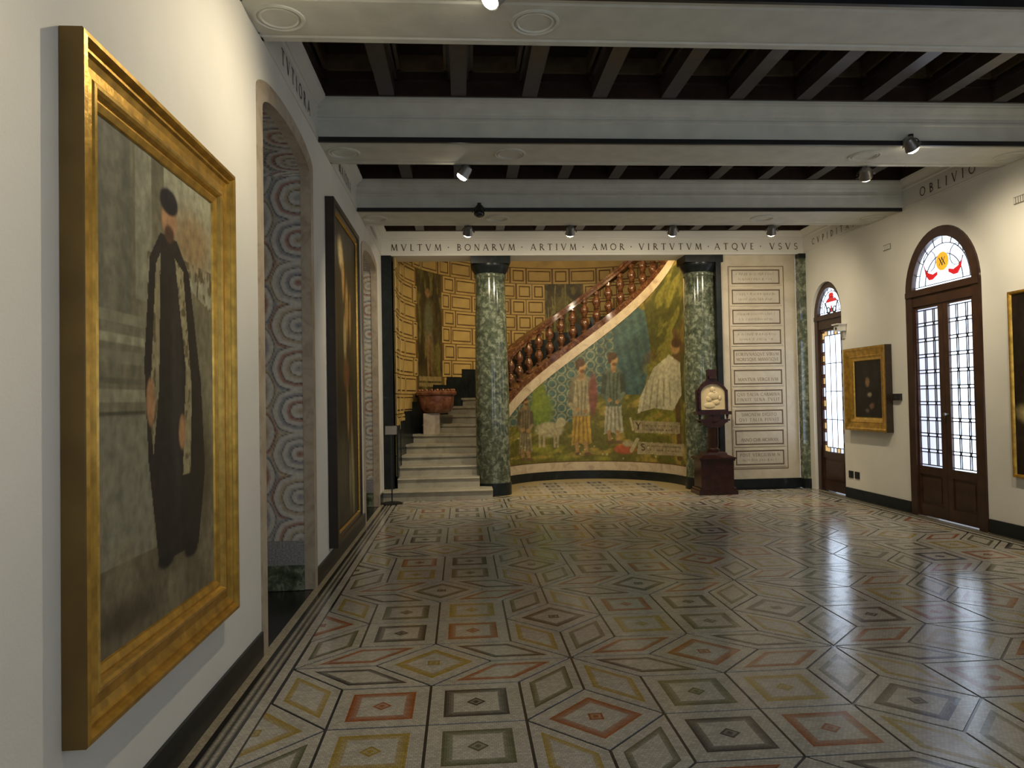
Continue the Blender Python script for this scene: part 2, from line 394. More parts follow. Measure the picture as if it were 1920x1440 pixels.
for j in range(-4, 6):
    for i in range(0, 5):
        o_ = np.array([i*P, j*P])
        for k in range(8):
            rh = [np.zeros(2), rot((SD, 0), k*math.pi/4), rot((SD, 0), k*math.pi/4)+rot((SD, 0), (k+1)*math.pi/4), rot((SD, 0), (k+1)*math.pi/4)]
            tiles.append(([o_+p_ for p_ in rh], 'OGYK'[k % 4], 'rh'))
        cc = 'YGOGYK'[(i*2+j*3) % 6]
        tiles.append(([o_+np.array(p_) for p_ in ((SD, 0), (SD+h_, -h_), (SD+2*h_, 0), (SD+h_, h_))], cc, 'sq'))
        cc = 'OKGOYK'[(i*2+j*2+3) % 6] if i else 'KOGKYO'[(j+5) % 6]
        tiles.append(([o_+np.array(p_) for p_ in ((0, SD), (h_, SD+h_), (0, SD+2*h_), (-h_, SD+h_))], cc, 'sq'))
        pat = 'OKYG' if (i+j) % 2 else 'GYKO'        # NW NE SW SE
        for n_, (dx, dy) in enumerate(((0, 1), (1, 1), (0, 0), (1, 0))):
            b_ = o_+np.array([h_+dx*SD, h_+dy*SD])
            tiles.append(([b_, b_+[SD, 0], b_+[SD, SD], b_+[0, SD]], pat[n_], 'sq'))
cand = []
for pl, col, kd in tiles:
    q = clip([np.array(p_) for p_ in pl], *RECT)
    if len(q) < 3: continue
    area = .5*abs(sum(q[j-1][0]*q[j][1]-q[j][0]*q[j-1][1] for j in range(len(q))))
    if area < .002: continue
    c = np.mean(q, 0); u_, v_ = pix((c[0], c[1], 0)); dz = c[1]-CAM[1]
    vis = dz > 2.5 and -80 < u_ < 2000 and v_ < 1500
    cand.append((area/dz**3 if vis else 0, pl, col, kd, c, area))
cand.sort(key=lambda t: -t[0])
cache = {}; rest = ([], [], [])
for n_, (sc, pl, col, kd, c, area) in enumerate(cand):
    lays = tile_layers(pl, col, kd)
    if n_ < 300 and sc > 0:
        full = abs(area-(SD*SD if kd == 'sq' else SD*SD*math.sqrt(.5))) < 1e-4
        if full: c = np.mean(pl, 0)
        e = np.array(pl[1])-pl[0]; ang = round(math.atan2(e[1], e[0]), 3)
        key = (kd, col, ang) if full else None
        if key in cache: me = cache[key]
        else:
            me = tile_obj(*tile_mesh(lays, RECT, c), 'tile')
            if key: cache[key] = me
        link(me, 'tile', (c[0], c[1], 0), floor)
    else:
        vs, fs, cs = tile_mesh(lays, RECT, (0, 0)); k = len(rest[0])
        rest[0].extend(vs); rest[1].extend(tuple(i+k for i in f) for f in fs); rest[2].extend(cs)
tf = link(tile_obj(*rest, 'tile_field'), 'tile_field', (0, 0, 0), floor); tf['kind'] = 'stuff'
# striped borders along both side walls
def border(name, stops, y0, y1):
    vs, fs, cs = [], [], []
    for (xa, ca), (xb, cb) in zip(stops[:-1], stops[1:]):
        k = len(vs); vs += [(xa, y0, 0), (xb, y0, 0), (xb, y1, 0), (xa, y1, 0)]; fs.append((k, k+1, k+2, k+3)); cs += [ca, cb, cb, ca]
    return link(tile_obj(vs, fs, cs, name), name, (0, 0, -.0005), floor)
TN_, BK, GR = (.44, .38, .27), (.02, .019, .02), (.45, .41, .32)
def stops(s, x): return [(x+s*d, c) for d, c in ((0, TN_), (.062, TN_), (.0625, BK), (.088, BK), (.108, GR), (.13, BK), (.15, GR), (.172, BK), (.185, BK), (.1855, CREAM), (.242, CREAM), (.2425, BK), (.262, BK))]
border('border_strip', stops(1, XL), YF, 7.5)
border('border_strip', stops(-1, XR+.04)[::-1], YF, 7.5)
# alcove floor
mb = MB(); n = 48
mb.cap([(CX+1.75*math.cos(math.pi*k/n), CY+1.75*math.sin(math.pi*k/n), -.002) for k in range(n+1)]+[(CX-1.75, 7.5, -.002), (CX+1.75, 7.5, -.002)])
tag(mb.build('floor_alcove', 'creambase'), 'tan mosaic floor inside the curved alcove under the mural', 'floor', kind='structure')
fa = bpy.data.objects['floor_alcove']
for i in range(-4, 4):
    for j in range(0, 5):
        x0, y0 = CX+i*.42, 7.62+j*.42
        pts = [np.array(p_) for p_ in ((x0, y0), (x0+.41, y0), (x0+.41, y0+.41), (x0, y0+.41))]
        if max(math.hypot(p_[0]-CX, max(0, p_[1]-CY)) for p_ in pts) > 1.6: continue
        if any(math.hypot(p_[0]-q_, p_[1]-7.85) < .36 for p_ in pts for q_ in (1.555, 5.2)): continue
        c = np.mean(pts, 0)
        me = tile_obj(*tile_mesh(tile_layers(pts, 'GYKY'[(i+2*j) % 4], 'sq'), (0, 9, 0, 12), c), 'tile'); link(me, 'tile', (c[0], c[1], 0), fa)

# ================================================================== WALLS
def wall(name, x0, x1, y0, y1, ztop, opens, m_='plaster'):
    mb = MB(); y = y0
    for ya, yb, zs, rise in sorted(opens):
        mb.box(x0, x1, y, ya, 0, ztop)
        n = 24; ym, hw = (ya+yb)/2, (yb-ya)/2
        for k in range(n):
            a, b = math.pi*(1-k/n), math.pi*(1-(k+1)/n)
            p, q = (ym+hw*math.cos(a), zs+rise*math.sin(a)), (ym+hw*math.cos(b), zs+rise*math.sin(b))
            mb.prism([p, q, (q[0], ztop), (p[0], ztop)], (x0, 0, 0), (0, 1, 0), (0, 0, 1), (x1-x0, 0, 0))
        y = yb
    mb.box(x0, x1, y, y1, 0, ztop)
    return mb.build(name, m_)
ARCH = [(.36, 1.89), (5.2, 6.73)]
wl = wall('wall_left', -1.0, XL, YF, 7.6, 4.9, [(a, b, 3.57, .15) for a, b in ARCH])
tag(wl, 'cream plastered wall with two low-arched passages and hung paintings', 'wall', kind='structure')
box('passage_lining', 'plaster', (-1.06, -1.0, YF, 7.6, 0, 4.9), wl)
DOORS = [(3.33, 4.71, 2.87, .77), (6.37, 7.33, 2.88, .54), (-.15, 1.23, 2.87, .77), (-3.6, -2.22, 2.87, .77)]
wr = wall('wall_right', XR, XR+.35, YF, 7.6, 4.9, DOORS)
tag(wr, 'cream plastered wall with dark arched glazed doors', 'wall', kind='structure')
tag(box('wall_front', 'plaster', (-1.06, XR+.35, YF-.2, YF, 0, 4.9)), 'plain cream wall opposite the curved stair alcove', 'wall', kind='structure')
for wi, xw in enumerate((1.4, 5.0)):  # unseen glazing added in the end wall to light the room
    wn = thing('window_%d' % (wi+1), (xw, YF, .9), 'tall unseen clear panes, added to light the room, in the plain end wall '+('beside the painting wall' if wi == 0 else 'beside the glazed-door wall'), 'window', kind='structure')
    fr_ = MB()
    for q in range(4): fr_.box(xw-.75+q*.48, xw-.69+q*.48, YF, YF+.06, .9, 3.4)
    for q in range(6): fr_.box(xw-.75, xw+.75, YF, YF+.06, .9+q*.488, .96+q*.488)
    fr_.build('window_frame', 'door', wn)
    for q in range(3):
        for v in range(5): box('pane', 'glass', (xw-.69+q*.48, xw-.27+q*.48, YF+.02, YF+.03, .96+v*.488, 1.388+v*.488), wn)
# baseboards
def baseb(name, x0, x1, spans, label):
    mb = MB()
    for a, b in spans: mb.box(x0, x1, a, b, 0, .155)
    tag(mb.build(name, 'blackmarble'), label, 'baseboard', kind='structure')
baseb('baseboard_left', XL, XL+.016, [(YF, .25), (1.99, 5.09), (6.84, 7.2)], 'black marble baseboard under the two left-hand paintings')
baseb('baseboard_right', XR-.016, XR, [(YF, -3.62), (-2.2, -.17), (1.25, 3.31), (4.73, 6.36)], 'black marble baseboard between the glazed doors')
# arch surrounds and scale-pattern jambs
PAL = [(.36, .34, .29), (.42, .34, .22), (.34, .19, .14), (.27, .27, .27)]
def scales(A, B):
    sp = .37; best = np.full(A.shape, 9.); idb = np.zeros(A.shape, int)
    for col_, a0 in enumerate((0.03, .47, .91)):
        k = np.round(B/sp-.5*(col_ % 2)); b0 = (k+.5*(col_ % 2))*sp
        dx, dy = np.abs(A-a0)*.85, np.abs(B-b0)
        d = .55*np.hypot(dx, dy)+.45*(np.maximum(dx, dy)*.8+.28*(dx+dy)); mk = d < best; best = np.where(mk, d, best); idb = np.where(mk, (k*3+col_*5).astype(int), idb)
    bw = .068
    band = np.floor(best/bw).astype(int); fr = best/bw-band
    c = np.zeros(A.shape+(3,)); pal = np.array(PAL)
    c[:] = pal[(band+idb) % 4]
    lite = np.array([.52, .49, .42])
    t = sstep(.25, .6, fr)[..., None]
    c = c*(1-t)+lite*t
    ln = sstep(.0, .14, fr)*(1-.75*sstep(.88, 1., fr)); c = c*(.22+.78*ln)[..., None]
    return c
for n_, (ya, yb) in enumerate(ARCH):
    mb = MB(); n = 20; ym = (ya+yb)/2
    def arcpts(hw, zs, rise): return [(ym+hw*math.cos(math.pi*(1-k/n)), zs+rise*math.sin(math.pi*(1-k/n))) for k in range(n+1)]
    hw = (yb-ya)/2
    inn = [(ya, 0)]+arcpts(hw, 3.57, .15)+[(yb, 0)]; out = [(ya-.1, 0)]+arcpts(hw+.1, 3.655, .17)+[(yb+.1, 0)]
    rows = [[(XL-.075, y, z) for y, z in inn], [(XL+.012, y, z) for y, z in inn], [(XL+.012, y, z) for y, z in out], [(XL-.002, y, z) for y, z in out]]
    # inner lining slightly inside the opening
    rows[0] = [(XL-.075, ym+(y-ym)*.985, z-.012*(z > 1)) for y, z in inn]; rows[1] = [(XL+.012, ym+(y-ym)*.985, z-.012*(z > 1)) for y, z in inn]
    mb.grid(rows)
    mb.build('arch_surround', 'tan', wl, smooth=30)
    for s_, yj in ((1, yb), (-1, ya)):
        yy = yj-s_*.004
        paint('jamb_scale_panel', 60, 260, lambda U, V: np.stack([XL-.075-U*.66, 0*U+yy, (.42+V*3.16)], -1), lambda U, V, Q: scales(U*.66, V*3.16), wl, 'relief')
        y0, y1 = sorted((yj, yj-s_*.03))
        box('jamb_sill', 'granite', (-.995, XL-.075, y0, y1, .215, .42), wl)
        box('jamb_base', 'green', (-.995, XL-.075, y0, y1, 0, .215), wl)
    def ipos(U, V):
        a = math.pi*(1-V); return np.stack([XL-.075-U*.66, ym+hw*.995*np.cos(a), 3.566+.144*np.sin(a)], -1)
    paint('arch_scale_panel', 40, 120, ipos, lambda U, V, Q: scales(U*.66, V*1.7+.1), wl, 'relief')
# friezes with cornice between beams on side walls
prof = [(0, 0), (.012, 0), (.012, .02), (.004, .03), (.004, .25), (.022, .26), (.022, .28), (.012, .285), (.03, .305), (.085, .345), (.10, .37), (0, .37)]
bays = [(BEAMS[i][1], BEAMS[i+1][0]) for i in range(4)]+[(BEAMS[4][1], YB)]
for a, b in bays:
    MB().prism(prof, (XL, a-.12, ZS), (1, 0, 0), (0, 0, 1), (0, b-a+.24, 0)).build('frieze_cornice', 'plaster', wl)
    MB().prism(prof, (XR, a-.12, ZS), (-1, 0, 0), (0, 0, 1), (0, b-a+.24, 0)).build('frieze_cornice', 'plaster', wr)
fl = lambda u, v: (XL+.0065, u, v); frr = lambda u, v: (XR-.0065, -u, v)
text(MB(), 'TVTIORA', .93, 1.93, 4.115, .12, fl).build('inscription_word', 'letter', wl)
text(MB(), 'MAIORA', 3.42, 4.25, 4.105, .12, fl).build('inscription_word', 'letter', wl)
marks(MB(), 5.8, 7.0, 4.10, .12, fl, 5).build('inscription_word', 'letter', wl)
text(MB(), 'OBLIVIO', -4.36, -3.36, 4.10, .115, frr).build('inscription_word', 'letter', wr)
text(MB(), 'CVPIDITAT.', -7.22, -5.8, 4.10, .1, frr).build('inscription_word', 'letter', wr)

# ================================================================== CEILING
ceil = box('ceiling', 'darkwood', (-1.0, XR+.35, YF-.2, YB+.1, 4.80, 4.92))
tag(ceil, 'dark wooden coffered ceiling between pale stucco beams', 'ceiling', kind='structure')
for bi, (a, b) in enumerate(bays):
    n = 11; sp = (XR-XL)/n
    # margins at beam sides
    for y_, s_ in ((a-.1, 1), (b+.1, -1)):
        MB().box(XL, XR, min(y_, y_+s_*.24), max(y_, y_+s_*.24), 4.395, 4.8).build('ceiling_margin', 'darkwood', ceil)
    for k in range(n+1):
        x = XL+k*sp
        mb = MB().box(max(XL, x-.07), min(XR, x+.07), a-.05, b+.05, 4.40, 4.8)
        mb.box(max(XL, x-.095), min(XR, x+.095), a-.05, b+.05, 4.53, 4.56)
        mb.build('joist', 'joistwood', ceil)
    for k in range(n):
        x0, x1 = XL+k*sp+.07, XL+(k+1)*sp-.07; y0, y1 = a+.14, b-.14
        mb = MB().box(x0, x1, y0, y1, 4.74, 4.80)
        for d, z in ((0, 4.53), (.04, 4.60)):
            mb.box(x0, x1, y0+d, y0+d+.035, z, 4.75, int(d > 0)); mb.box(x0, x1, y1-d-.035, y1-d, z, 4.75, int(d > 0))
            if d: mb.box(x0+.03, x0+.06, y0, y1, z, 4.75, 1); mb.box(x1-.06, x1-.03, y0, y1, z, 4.75, 1)
        mb.build('coffer_panel', ['darkwood', 'mouldwood'], ceil)
for bi, (a, b) in enumerate(BEAMS):
    hlf = [(0, 0), (0, .02), (-.012, .03), (-.012, .17), (-.03, .18), (-.03, .20), (-.022, .21), (-.022, .24), (-.045, .255), (-.055, .28), (-.10, .32), (-.10, .335), (-.115, .34), (-.115, .37)]
    L = [(a+u, v) for u, v in hlf]; Rr = [(b-u, v) for u, v in hlf]
    sof = [(b-.0, 0), (b-.055, 0), (b-.065, .012), (b-.09, .012), (b-.10, 0), (a+.10, 0), (a+.09, .012), (a+.065, .012), (a+.055, 0)]
    bm = MB().prism(L[::-1]+sof[::-1][0:0]+[], (0, 0, 0), (0, 1, 0), (0, 0, 1), (1, 0, 0)) if False else MB()
    bm.prism(L+[(b+.115, .37)]+Rr[::-1][1:]+sof[1:], (XL, 0, ZS), (0, 1, 0), (0, 0, 1), (XR-XL, 0, 0))
    ob = bm.build('ceiling_beam', 'stucco')
    lab = ['against the plain end wall', 'nearest the plain end wall', 'above the large gold-framed portrait', 'above the first passage arch', 'next to the inscribed end frieze'][bi]
    tag(ob, 'pale moulded stucco beam '+lab, 'beam', 'ceiling beams', 'structure')
    ym = (a+b)/2
    for x in (-.07, 1.55, 5.2, 6.78):
        mb = MB(); nn = 28
        for rr in (.16, .125):
            prf = [(rr, .006), (rr, -.008), (rr-.016, -.012), (rr-.024, -.004), (rr-.024, .006)]
            if rr == .125: prf = [(rr, .006), (rr, -.006), (rr-.01, -.010), (rr-.02, .006)]
            rows = [[(min(XR-.002, max(XL+.002, x+r*math.cos(2*math.pi*k/nn))), ym+r*math.sin(2*math.pi*k/nn), ZS+hh) for k in range(nn)] for r, hh in prf]
            mb.grid(rows, 0, True)
        mb.build('roundel', 'stucco', ob, smooth=50)
    for nm_, q_ in (('near', (a-.03, a-.0005, ZS-.022, ZS+.024)), ('far', (b+.012, b+.046, ZS+.03, ZS+.06))):
        if bi < 1: continue
        t_ = MB().box(XL+.01, XR-.02, *q_).build('light_track', 'iron')
        tag(t_, 'black light track '+('along the front edge' if nm_ == 'near' else 'on the stair-side face')+' of the beam '+lab, 'light track', 'light tracks')

# ================================================================== BACK WALL
wb = MB().prism([(0, 0), (.5, 0), (.5, .85), (-.11, .85), (-.11, .40), (-.10, .37), (-.05, .31), (-.045, .29), (-.02, .285), (-.02, .26), (0, .25), (0, .045), (-.015, .04), (-.015, .0)], (XL, YB, ZS-.02), (0, 1, 0), (0, 0, 1), (XR-XL, 0, 0)).build('wall_back', 'plaster')
tag(wb, 'inscribed cream frieze over the green columns and the alcove', 'wall', kind='structure')
for st, a, b in (('MVLTVM', 733, 827), ('BONARVM', 857, 965), ('ARTIVM', 995, 1080), ('AMOR', 1110, 1170), ('VIRTVTVM', 1198, 1315), ('ATQVE', 1340, 1413), ('VSVS', 1443, 1495)):
    xa, xb = ony(a, 462, YB)[0], ony(b, 462, YB)[0]
    text(MB(), st, xa, xb, 4.095, .11, lambda u, v: (u, YB-.003, v)).build('inscription_word', 'letter', wb)
    if st != 'VSVS': text(MB(), '.', xb+.11, xb+.2, 4.095, .11, lambda u, v: (u, YB-.003, v)).build('interpunct', 'letter', wb)
# pilasters
def pilaster(name, x0, x1, y0, y1, label):
    t = thing(name, ((x0+x1)/2, (y0+y1)/2, 0), label, 'pilaster')
    box('shaft', 'green' if x1 > 6 else 'blackmarble', (x0, x1, y0, y1, .16, 3.93), t); box('base', 'blackmarble', (x0-.0, x1+.0, y0-.015, y1, 0, .16), t)
    box('capital', 'blackmarble', (x0, x1, y0-.012, y1, 3.93, 4.008), t)
pilaster('pilaster', XL, -.09, 7.5, 7.61, 'black marble pilaster beside the foot of the stair')
pilaster('pilaster', 6.83, XR, 7.48, 7.615, 'dark green marble pilaster in the corner beside the inscribed tablets')
pilaster('pilaster', 5.40, 5.49, 7.545, 7.615, 'narrow black marble pilaster behind the column with the relief stand')
# tablet wall
tw = box('wall_tablets', 'pale', (5.49, 6.83, 7.62, 7.95, 0, 4.01)); tag(tw, 'veined tan marble wall panel set with ten inscribed tablets', 'wall', kind='structure')
YT = 7.62
box('skirting', 'blackmarble', (5.49, 6.83, YT-.018, YT, 0, .165), tw)
def ring(mb, x0, x1, z0, z1, wd, y0, y1):
    mb.box(x0, x1, y0, y1, z0, z0+wd); mb.box(x0, x1, y0, y1, z1-wd, z1); mb.box(x0, x0+wd, y0, y1, z0+wd, z1-wd); mb.box(x1-wd, x1, y0, y1, z0+wd, z1-wd); return mb
ring(MB(), 5.635, 6.62, .33, 3.82, .012, YT-.004, YT).build('panel_groove', 'groove', tw)
TXT = [None, None, None, None, ('FORTVNASQVE VIRVM', 'MORESQVE MANVSQVE'), ('', 'MANTVA VERGILIVM'), ('QVI TALIA CARMINA', 'FINXIT SENA TVLIT'), ('SIMONEM DIGITO', 'QVI TALIA PINXIT'), ('', 'ANNO CHR MCMXXX'), ('POST VERGILIVM N', None)]
for k in range(10):
    zc = 3.635-k*.3455; xc = 6.118
    tb = MB(); ring(tb, xc-.455, xc+.455, zc-.155, zc+.155, .028, YT-.014, YT)
    tb = tb.build('tablet_frame', 'pale', tw)
    pl = box('tablet', 'groove', (xc-.425, xc+.425, YT-.005, YT, zc-.125, zc+.125), tw)
    box('tablet_face', 'tablet', (xc-.404, xc+.404, YT-.011, YT-.004, zc-.104, zc+.104), pl)
    fn = lambda u, v: (u, YT-.0125, v)
    mb = MB(); t_ = TXT[k]
    for row, v0 in ((0, zc+.02), (1, zc-.068)):
        s_ = t_[row] if t_ else None
        if s_ is None: marks(mb, xc-.34+row*.04, xc+.33-row*.05, v0, .055, fn, k*3+row)
        elif s_: text(mb, s_, xc-.022*len(s_), xc+.022*len(s_), v0, .055, fn)
    mb.build('inscription', 'ink', pl)
# columns
for cx, lab in ((1.555, 'green veined marble column at the foot of the stair'), (5.2, 'green veined marble column behind the relief stand')):
    t = thing('marble_column', (cx, 7.85, 0), lab, 'column', 'columns framing the alcove')
    MB().lathe([(.305, 0), (.305, .20), (.29, .205)], cx, 7.85, 0, 40).build('base', 'blackmarble', t, smooth=30)
    pf = [(.288, .2), (.290, .8), (.288, 1.4), (.280, 2.1), (.268, 2.8), (.255, 3.4), (.252, 3.66), (.27, 3.68), (.27, 3.72), (.255, 3.74)]
    MB().lathe(pf, cx, 7.85, 0, 48).build('shaft', 'green', t, smooth=35)
    mb = MB().lathe([(.262, 3.735), (.275, 3.76), (.31, 3.82), (.325, 3.86), (.325, 3.89)], cx, 7.85, 0, 40)
    mb.box(cx-.33, cx+.33, 7.54, 8.04, 3.885, 4.009); mb.build('capital', 'blackmarble', t, smooth=35)

# ================================================================== ALCOVE
def zs(th): return 1.31+(141.9-np.asarray(th, float))*.0213
path = lambda s: ((CX-RO, 7.62+s, 180.) if s < .48 else (CX+RO*math.cos(math.pi-(s-.48)/RO), CY+RO*math.sin(math.pi-(s-.48)/RO), 180-math.degrees((s-.48)/RO)))
# outer wall
mb = MB(); rows = []
Lp = .48+RO*R(186)
for i in range(97):
    x, y, th = path(Lp*i/96)
    if Lp*i/96 < .48: nx, ny = -1, 0
    else: nx, ny = math.cos(R(th)), math.sin(R(th))
    rows.append([(x, y, 0), (x+.2*nx, y+.2*ny, 0), (x+.2*nx, y+.2*ny, 5.3), (x, y, 5.3)])
mb.grid(rows, 0, True)
wo = mb.build('wall_alcove', 'ochrejoint', smooth=30)
tag(wo, 'ochre curved stairwell wall of bordered blocks behind the balustrade', 'wall', kind='structure')
tag(box('ceiling_alcove', 'ochre', (-.5, 6.95, 7.9, 11.9, 5.3, 5.4)), 'plain ochre ceiling high over the curved stairwell', 'ceiling', kind='structure')
MB().sector(RO-.02, RO+.01, 180, 0, 4.5, 5.3, 60).build('plain_upper_band', 'ochre', wo, smooth=30)
NICHES = [(.48+RO*R(180-157.5), .48+RO*R(180-142.3), 1.62, 4.15), (.48+RO*R(180-96.6), .48+RO*R(180-82), 2.75, 4.15)]
def block(s0, s1, z0, z1):
    sm = (s0+s1)/2; x, y, th = path(sm); straight = sm < .48
    nx, ny = ((1, 0) if straight else (-math.cos(R(th)), -math.sin(R(th)))); tx, ty = -ny, nx
    hw, hh = (s1-s0)/2-.006, (z1-z0)/2-.006; zc = (z0+z1)/2
    mb = MB()
    def rg(d, pr): return [(x+tx*u+nx*pr, y+ty*u+ny*pr, zc+v) for u, v in ((-hw+d, -hh+d), (hw-d, -hh+d), (hw-d, hh-d), (-hw+d, hh-d))]
    dmin = min(.045, hw*.3)
    L = [(0, -.02), (.003, .012), (dmin, .012), (dmin+.008, .002), (dmin+.02, .002), (dmin+.028, .016)]
    mi = [0, 0, 1, 1, 0]
    for (d0, p0), (d1, p1), k in zip(L[:-1], L[1:], mi): mb.grid([rg(d0, p0), rg(d1, p1)], k, True)
    mb.cap(rg(*L[-1]), 0)
    mb.build('wall_block', ['ochre', 'brownline'], wo)
ztop = 4.49; rh_ = .345
for r_ in range(12):
    z1 = ztop-r_*rh_; z0 = z1-rh_
    s_ = .02-(r_ % 2)*.22
    k = 0
    while s_ < Lp-.5:
        wd = .36 if (k+r_) % 2 else .62; a, b = max(.02, s_), s_+wd; s_ += wd; k += 1
        th = path((a+b)/2)[2]
        if th < 20: break
        if th < 170 and z1 < float(zs(min(th+6, 178)))+.3 : continue
        if z1 < .5: continue
        for na, nb, zl, zh in NICHES:
            if z0 < zh-.02 and z1 > zl+.02:
                if a < na < b: b = na
                elif a < nb < b: a = nb
                elif na <= a and b <= nb: a = b
        if b-a > .12: block(a, b, z0, z1)
# painted niches (loose generic foliage and figure)
def nichecol(seed, fig):
    def f(U, V, Q):
        c = Canvas(U, V, (.05, .035, .008)); nz = noise2(U, V, seed, 5, 5)
        c.c = c.c*(1+1.1*nz[..., None])
        c.mix(sstep(.05, .35, noise2(U, V, seed+1, 5, 7)), (.12, .10, .02))
        if fig:
            c.ell(.5, .62, .16, .14, (.10, .10, .05), .4); c.ell(.48, .83, .09, .035, (.22, .12, .05), .4)
            c.ell(.52, .46, .15, .07, (.15, .12, .06), .4); c.line(.47, .45, .47, .22, .05, (.17, .10, .04)); c.line(.58, .45, .6, .24, .05, (.13, .08, .03))
            for v_ in (.04, .10, .15): c.poly([(.05, v_), (.95, v_), (.95, v_+.03), (.05, v_+.03)], (.24, .18, .07))
        else:
            for k in range(14):
                x = rnd.random(); c.line(x, 0, x+rnd.uniform(-.2, .2), rnd.uniform(.4, 1), .012, (.22, .2, .05))
        return c.c
    return f
for n_, (a, b, z0, z1) in enumerate(NICHES):
    def npos(U, V):
        th = np.pi-(a+U*(b-a)-.48)/RO
        return np.stack([CX+(RO-.006)*np.cos(th), CY+(RO-.006)*np.sin(th), z0+V*(z1-z0)], -1)
    paint('painted_niche', 50, 140, npos, nichecol(11+n_*7, n_ == 0), wo, 'fresco')
# inner wall: mural below the stair
mw = MB(); rows = []
for i in range(73):
    th = 186-i*(192/72)
    z_ = float(zs(th)); c_, s__ = math.cos(R(th)), math.sin(R(th))
    rows.append([(CX+RI*c_, CY+RI*s__, 0), (CX+RI*c_, CY+RI*s__, z_), (CX+(RI+.25)*c_, CY+(RI+.25)*s__, z_), (CX+(RI+.25)*c_, CY+(RI+.25)*s__, 0)])
mw.grid(rows, 0, True); mw.cap(rows[0][::-1]); mw.cap(rows[-1])
mwall = mw.build('wall_mural', 'tan', smooth=30); tag(mwall, 'concave wall under the curved stair carrying a painted mural', 'wall', kind='structure')
MB().sector(RI-.018, RI+.01, 186, -6, 0, .165, 60).build('skirting', 'blackmarble', mwall, smooth=30)
MB().sector(RI-.008, RI+.01, 186, -6, .165, .34, 60).build('dado_band', 'tan', mwall, smooth=30)
MB().sector(RI-.012, RI+.01, 186, -6, .34, .352, 60).build('dado_line', 'brownline', mwall, smooth=30)
def mpos(U, V):
    th = np.radians(172-U*170); z1 = zs(np.degrees(th)); z = .352+V*(z1-.352)
    return np.stack([CX+(RI-.006)*np.cos(th), CY+(RI-.006)*np.sin(th), z], -1)
def mcol(U, V, Q):
    X, Y = pix(Q)
    c = Canvas(X, Y, (.09, .085, .012))
    nz = noise2(U, V, 3, 5, 8); n2 = noise2(U, V, 9, 5, 14)
    c.mix(sstep(.0, .4, nz), (.17, .17, .02)); c.mix(sstep(.1, .4, n2), (.20, .15, .03))
    # teal hanging with ring pattern and folds
    cur = [(955, 790), (960, 740), (1060, 660), (1180, 570), (1215, 585), (1225, 650), (1205, 740), (1160, 740), (1100, 740), (1085, 790), (955, 800)]
    c.poly(cur, (.045, .085, .075))
    ins = np.abs(c.c[..., 2]-.075) < .01
    dx, dy = (X % 18)-9, ((Y+9*np.floor(X/18)) % 18)-9
    rg = np.hypot(dx, dy); mk = ins & (np.abs(rg-7.5) < 1.2) & (X < 1150)
    c.mix(mk*.7, (.22, .21, .11))
    fold = ins & (X >= 1120); c.mix(fold*(.5+.5*np.sin((X-.2*Y)*.35))*.6, (.02, .045, .055))
    # trees
    c.poly([(1205, 560), (1262, 500), (1285, 480), (1290, 760), (1225, 700), (1215, 620)], (.05, .05, .008))
    tm = sstep(1195, 1225, X)*(1-sstep(690, 740, Y)); c.mix(tm*sstep(0, .35, noise2(U, V, 21, 5, 18)), (.13, .12, .02)); c.mix(tm*sstep(-.05, .25, noise2(U, V, 22, 3, 4))*.5, (.12, .06, .015))
    c.line(1266, 620, 1275, 860, 5, (.08, .045, .015))
    c.ell(1015, 770, 22, 34, (.10, .14, .02), .3); c.ell(1010, 740, 12, 30, (.12, .15, .02), .3)
    # loose robed figures, no likeness intended
    def fig(x, yt, yb, wd, robe, low, skin=(.25, .15, .06)):
        h = yb-yt
        dk = tuple(v*.45 for v in robe); lt = tuple(min(1, v*1.35) for v in robe)
        c.poly([(x-wd*.38, yt+.56*h), (x+wd*.38, yt+.56*h), (x+wd*.50, yb-.12*h), (x+wd*.2, yb-.09*h), (x-wd*.1, yb-.12*h), (x-wd*.46, yb-.09*h)], low)
        for k in (-.32, -.12, .1, .3): c.line(x+k*wd*.7, yt+.56*h, x+k*wd*1.1, yb-.12*h, 1.6, tuple(v*.5 for v in low), .7); c.line(x+k*wd*.7+4, yt+.58*h, x+k*wd*1.1+4, yb-.14*h, 1.3, tuple(min(1, v*1.3) for v in low), .6)
        c.ell(x, yt+.30*h, wd*.50, .14*h, robe, .12); c.poly([(x-wd*.46, yt+.3*h), (x+wd*.46, yt+.3*h), (x+wd*.38, yt+.6*h), (x-wd*.40, yt+.6*h)], robe)
        c.line(x-wd*.42, yt+.27*h, x-wd*.52, yt+.48*h, wd*.13, dk); c.line(x-wd*.52, yt+.48*h, x-wd*.2, yt+.53*h, wd*.10, robe)
        c.line(x+wd*.42, yt+.27*h, x+wd*.5, yt+.46*h, wd*.13, dk); c.line(x+wd*.5, yt+.46*h, x+wd*.22, yt+.55*h, wd*.10, lt)
        for k in (-.2, .02, .22): c.line(x+k*wd, yt+.24*h, x+k*wd*.6, yt+.58*h, 1.6, dk, .7)
        c.ell(x-wd*.18, yt+.53*h, 4, 4, skin, .2); c.ell(x+wd*.2, yt+.55*h, 4, 4, skin, .2)
        c.line(x, yt+.13*h, x, yt+.2*h, .028*h, skin); c.ell(x, yt+.085*h, .048*h, .068*h, skin, .15)
        c.ell(x-.012*h, yt+.045*h, .054*h, .042*h, (.06, .03, .012), .2); c.ell(x-.04*h, yt+.085*h, .02*h, .045*h, (.06, .03, .012), .25); c.ell(x+.012*h, yt+.135*h, .028*h, .02*h, (.09, .045, .018), .4)
        for k in (-.22, .2): c.line(x+k*wd, yb-.12*h, x+k*wd+2, yb-.02*h, 3.6, skin); c.ell(x+k*wd+4, yb-.005*h, 7, 3.2, (.10, .06, .025), .3)
